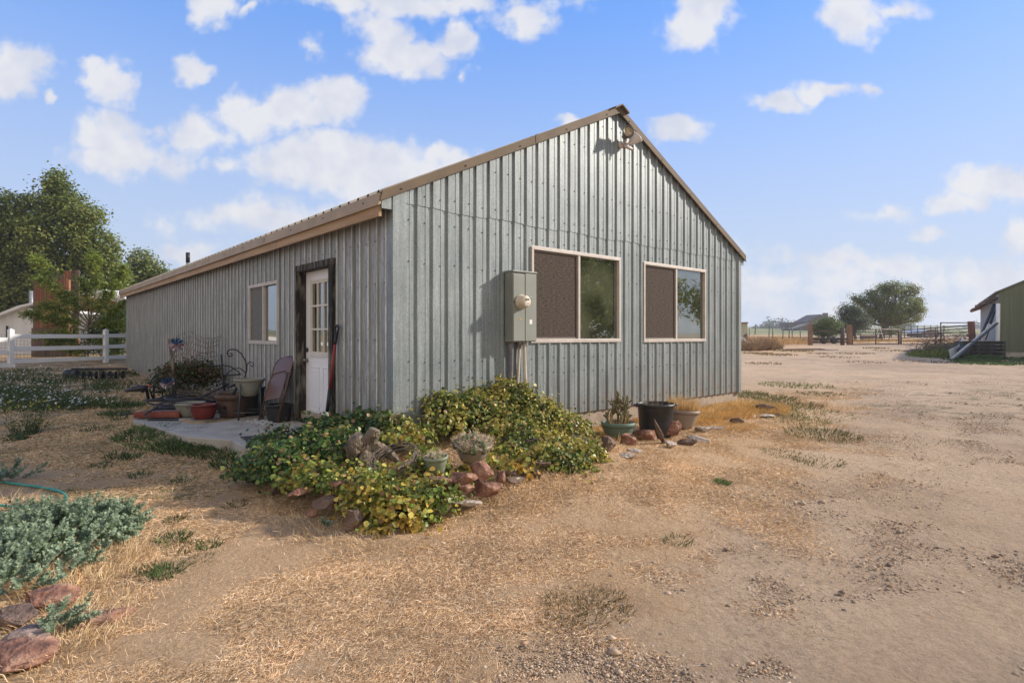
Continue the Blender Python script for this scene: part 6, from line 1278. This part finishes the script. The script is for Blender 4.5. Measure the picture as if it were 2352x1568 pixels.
m = MB(); m.bar((0, 0, 0), (.5, 0, 1.5), .06, .06); m.bar((1.0, 0, 0), (.55, 0, 1.5), .06, .06); m.bar((.25, 0, .75), (.8, 0, .75), .05, .05); o = m.build('white_a_frame', M_WHITE, label='white timber a-frame standing in front of the elm trunk', cat='frame'); o.location = atd(2008, 58)
# ---- green shed with clutter
SA = Vector((.59, .807, 0)); SB = Vector((.807, -.59, 0)); c0 = Vector((24.0, 28.4, EYE - (821 - CY) / F * 28.4)); hE = EYE + 97 * 28.4 / F - c0.z
gs = thing('green_shed', c0, 'green fronted shed with grey side wall and ragged eave at the right edge', 'shed'); gs.rotation_euler = (0, 0, math.atan2(SB.y, SB.x))   # local x: along the front, y: along the side
M_GRN = pm('green_board_siding', (.115, .13, .08), (.15, .165, .105), 1.2, .8, stretch=(6, 6, .2)); M_GSW = pm('grey_board_siding', (.42, .42, .40), (.54, .54, .51), 1.5, .8, stretch=(6, 6, .2))
sl = .50; Lf, Ls = 7.0, 14.0
m = MB(); m.prism([(0, 0, .3), (Lf, 0, .3), (Lf, 0, hE), (Lf / 2, 0, hE + sl * Lf / 2), (0, 0, hE)], (0, .08, 0))
for k in range(1, 18): m.bb(k * .4 - .008, k * .4 + .008, -.012, 0, .3, hE - .05)
m.bb(0, Lf, -.02, 0, hE - .10, hE - .06); m.build('front_wall', M_GRN, gs)
m = MB(); m.bb(0, .08, .08, Ls, .1, hE)
for k in range(1, 34): m.bb(-.012, 0, k * .41 - .008, k * .41 + .008, .1, hE)
m.build('side_wall', M_GSW, gs)
m = MB(); m.bb(.06, Lf, .04, .2, -.5, .3); m.bb(2.0, 3.6, .02, .05, .05, .2, 1); m.build('footing', [M_CONC, M_BLK], gs)
m = MB(); m.prism([(-.15, -.08, hE - .03), (Lf / 2, -.08, hE + sl * Lf / 2), (Lf / 2, -.08, hE + sl * Lf / 2 + .07), (-.15, -.08, hE + .05)], (0, Ls + .2, 0)); m.prism([(Lf / 2, -.08, hE + sl * Lf / 2), (Lf + .3, -.08, hE - .15), (Lf + .3, -.08, hE - .05), (Lf / 2, -.08, hE + sl * Lf / 2 + .07)], (0, Ls + .2, 0)); m.build('roof', M_GRN, gs)
m = MB()
for k in range(24):
    y = k * .6 + .1; w = R.uniform(.35, .6); dz = R.uniform(-.07, .07); m.box((-w / 2, y + .28, hE - .16 - w * .25 + dz), (w, R.uniform(.35, .58), R.uniform(.05, .12)), (R.gauss(0, .08), -.35 + R.gauss(0, .12), R.gauss(0, .05)), R.choice((0, 0, 1, 2)))
m.build('broken_eave', [M_WOODG, M_WOODR, M_DRAIL], gs)
x0 = W(2291, 826, 27.9); m = MB(); zz = EYE - (697 - CY) / F * 27.9; z1 = EYE - (830 - CY) / F * 27.9; m.tube([(-.03, 0, 0), (.02, 0, (zz - z1) * .5), (.03, 0, zz - z1)], .085, 12); m.build('pipe', M_WHITE, None); dp = bpy.context.scene.objects[-1] if False else [o for o in scn.collection.objects if o.name.startswith('pipe') and not o.parent and 'label' not in o][-1]
dp.name = 'drain_pipe'; dp.location = (x0.x, 27.9, z1); tag(dp, 'upright white plastic drain pipe at the corner of the green shed', 'pipe')
cr0 = atd(2248, 27.0); bk_ = thing('black_pallet_stack', cr0, 'stack of black plastic pallets against the grey side of the green shed', 'pallets', rz=-.25)
for k in range(5):
    m = MB(); m.bb(-.85 + R.uniform(-.03, .03), .85, -.5, .5, k * .17, k * .17 + .05); m.bb(-.85, .85, -.5, .5, k * .17 + .11, k * .17 + .15)
    for xx in (-.8, -.3, .2, .7): m.bb(xx, xx + .12, -.5, .5, k * .17 + .05, k * .17 + .11)
    m.build('pallet', M_BLK, bk_)
m = MB(); m.lathe([(.1, 0), (.28, 0), (.32, .05), (.32, .17), (.28, .22), (.1, .22)], (0, 0, 0), 24, rot=(math.pi / 2, .1, .2)); o = m.build('old_tyre', M_BLK, label='old black tyre at the left end of the pallet stack', cat='tyre'); o.location = cr0 + Vector((-.95, -.2, .32))
def leaner(p0, p1, D0, D1, w, th, mat_, label, name='leaning_board', cat='board'):
    a, b = W(p0[0], p0[1], D0), W(p1[0], p1[1], D1); m = MB() ; m.bar(Vector((0, 0, 0)), b - a, w, th, (0, 1, 0)); o = m.build(name, mat_, label=label, cat=cat); o.location = a; return o
M_PALEW = pm('pale_board', (.42, .39, .33), (.58, .55, .48), 4, .8)
leaner((2186, 823), (2290, 737), 25.8, 28, .05, .09, M_PALEW, 'longest pale board leaning across the pallet stack'); leaner((2195, 823), (2291, 742), 25.6, 27.7, .05, .10, M_IRON, 'black edged board leaning just below the longest pale board'); leaner((2252, 792), (2272, 745), 27.2, 28, .10, .10, M_PALEW, 'short pale board standing between the ladder and the pallets')
leaner((2250, 780), (2284, 698), 29, 29.6, .08, .10, M_IRON, 'dark ladder rail leaning furthest left on the grey wall', 'ladder_rail', 'ladder rail'); leaner((2262, 780), (2290, 698), 28.6, 29, .08, .10, M_IRON, 'dark ladder rail leaning nearest the shed corner', 'ladder_rail', 'ladder rail')
leaner((2234, 790), (2230, 738), 31, 31, .06, .42, M_WOODR, 'tall rusty red board upright in the brush pile')
leaner((2182, 815), (2216, 800), 26.6, 27.2, .5, .03, pm('pale_blue_sheet', (.36, .40, .45), (.50, .54, .58), 3, .6), 'pale blue-grey sheet lying at the foot of the leaning boards', 'metal_sheet', 'sheet'); leaner((2205, 803), (2216, 784), 26.9, 27.5, .4, .02, M_WHITE, 'small upright white panel behind the blue-grey sheet', 'scrap_sheet', 'sheet')
m = MB(); base = atd(2188, 31)
for k in range(520):
    a = R.uniform(0, 6.28); r_ = 2.0 * math.sqrt(R.random()); p = Vector((r_ * math.cos(a) * 1.0, r_ * math.sin(a) * .6, 0)); hgt = 1.15 * (1 - (r_ / 2.1) ** 2) + .15; q = p + Vector((0, 0, R.uniform(0, hgt))); d_ = Vector((R.gauss(0, .4), R.gauss(0, .3), R.gauss(.12, .22))); m.tube([q, q + d_ * .6 + Vector((0, 0, .05)), q + d_], .009, 4)
o = m.build('brush_pile', pm('grey_twigs', (.09, .065, .055), (.24, .18, .15), 3, .9), label='heap of grey dead branches piled left of the green shed', cat='brush pile'); o.location = base
parts = []
for k in range(80):
    px = R.uniform(2105, 2205); py = R.uniform(800, 822) if px > 2140 else R.uniform(808, 820); g = G(px, py); parts += tuftparts(g, .5, 60, R.uniform(.2, .45) * sst(2095, 2150, px) + .08, [(.16, .19, .03), (.24, .24, .05), (.10, .15, .03)], .7, w=.014)
for k in range(90):
    px = R.uniform(2190, 2420); py = R.uniform(822, 838); g = G(px, py); parts += tuftparts(g, .5, 50, .12, GRN + [(.14, .17, .05)], .7, w=.014)
for k in range(34):
    px = R.uniform(2230, 2290); g = G(px, 826); parts += tuftparts(g, .2, 14, .3, GRNB, .7, w=.012)
v, f, c = cat3(parts); npmesh('shed_weeds', v, f, c, M_LEAF, label='yellow-green weeds and low grass in front of the green shed', cat='weeds', kind='stuff')
# ------------------------------------------------------------------ haze
hb = MB(); hb.bb(-960, 960, -360, 960, -3, 26); hz_ = bpy.data.materials.new('haze'); hz_.use_nodes = True; nt = hz_.node_tree
nt.nodes.remove(nt.nodes['Principled BSDF']); pv = nt.nodes.new('ShaderNodeVolumePrincipled'); pv.inputs['Density'].default_value = .0007
pv.inputs['Color'].default_value = (.86, .90, .96, 1); pv.inputs['Anisotropy'].default_value = .2; nt.links.new(pv.outputs[0], nt.nodes['Material Output'].inputs['Volume'])
hb.build('haze', hz_, kind='stuff', label='thin pale summer haze over the whole yard and fields')
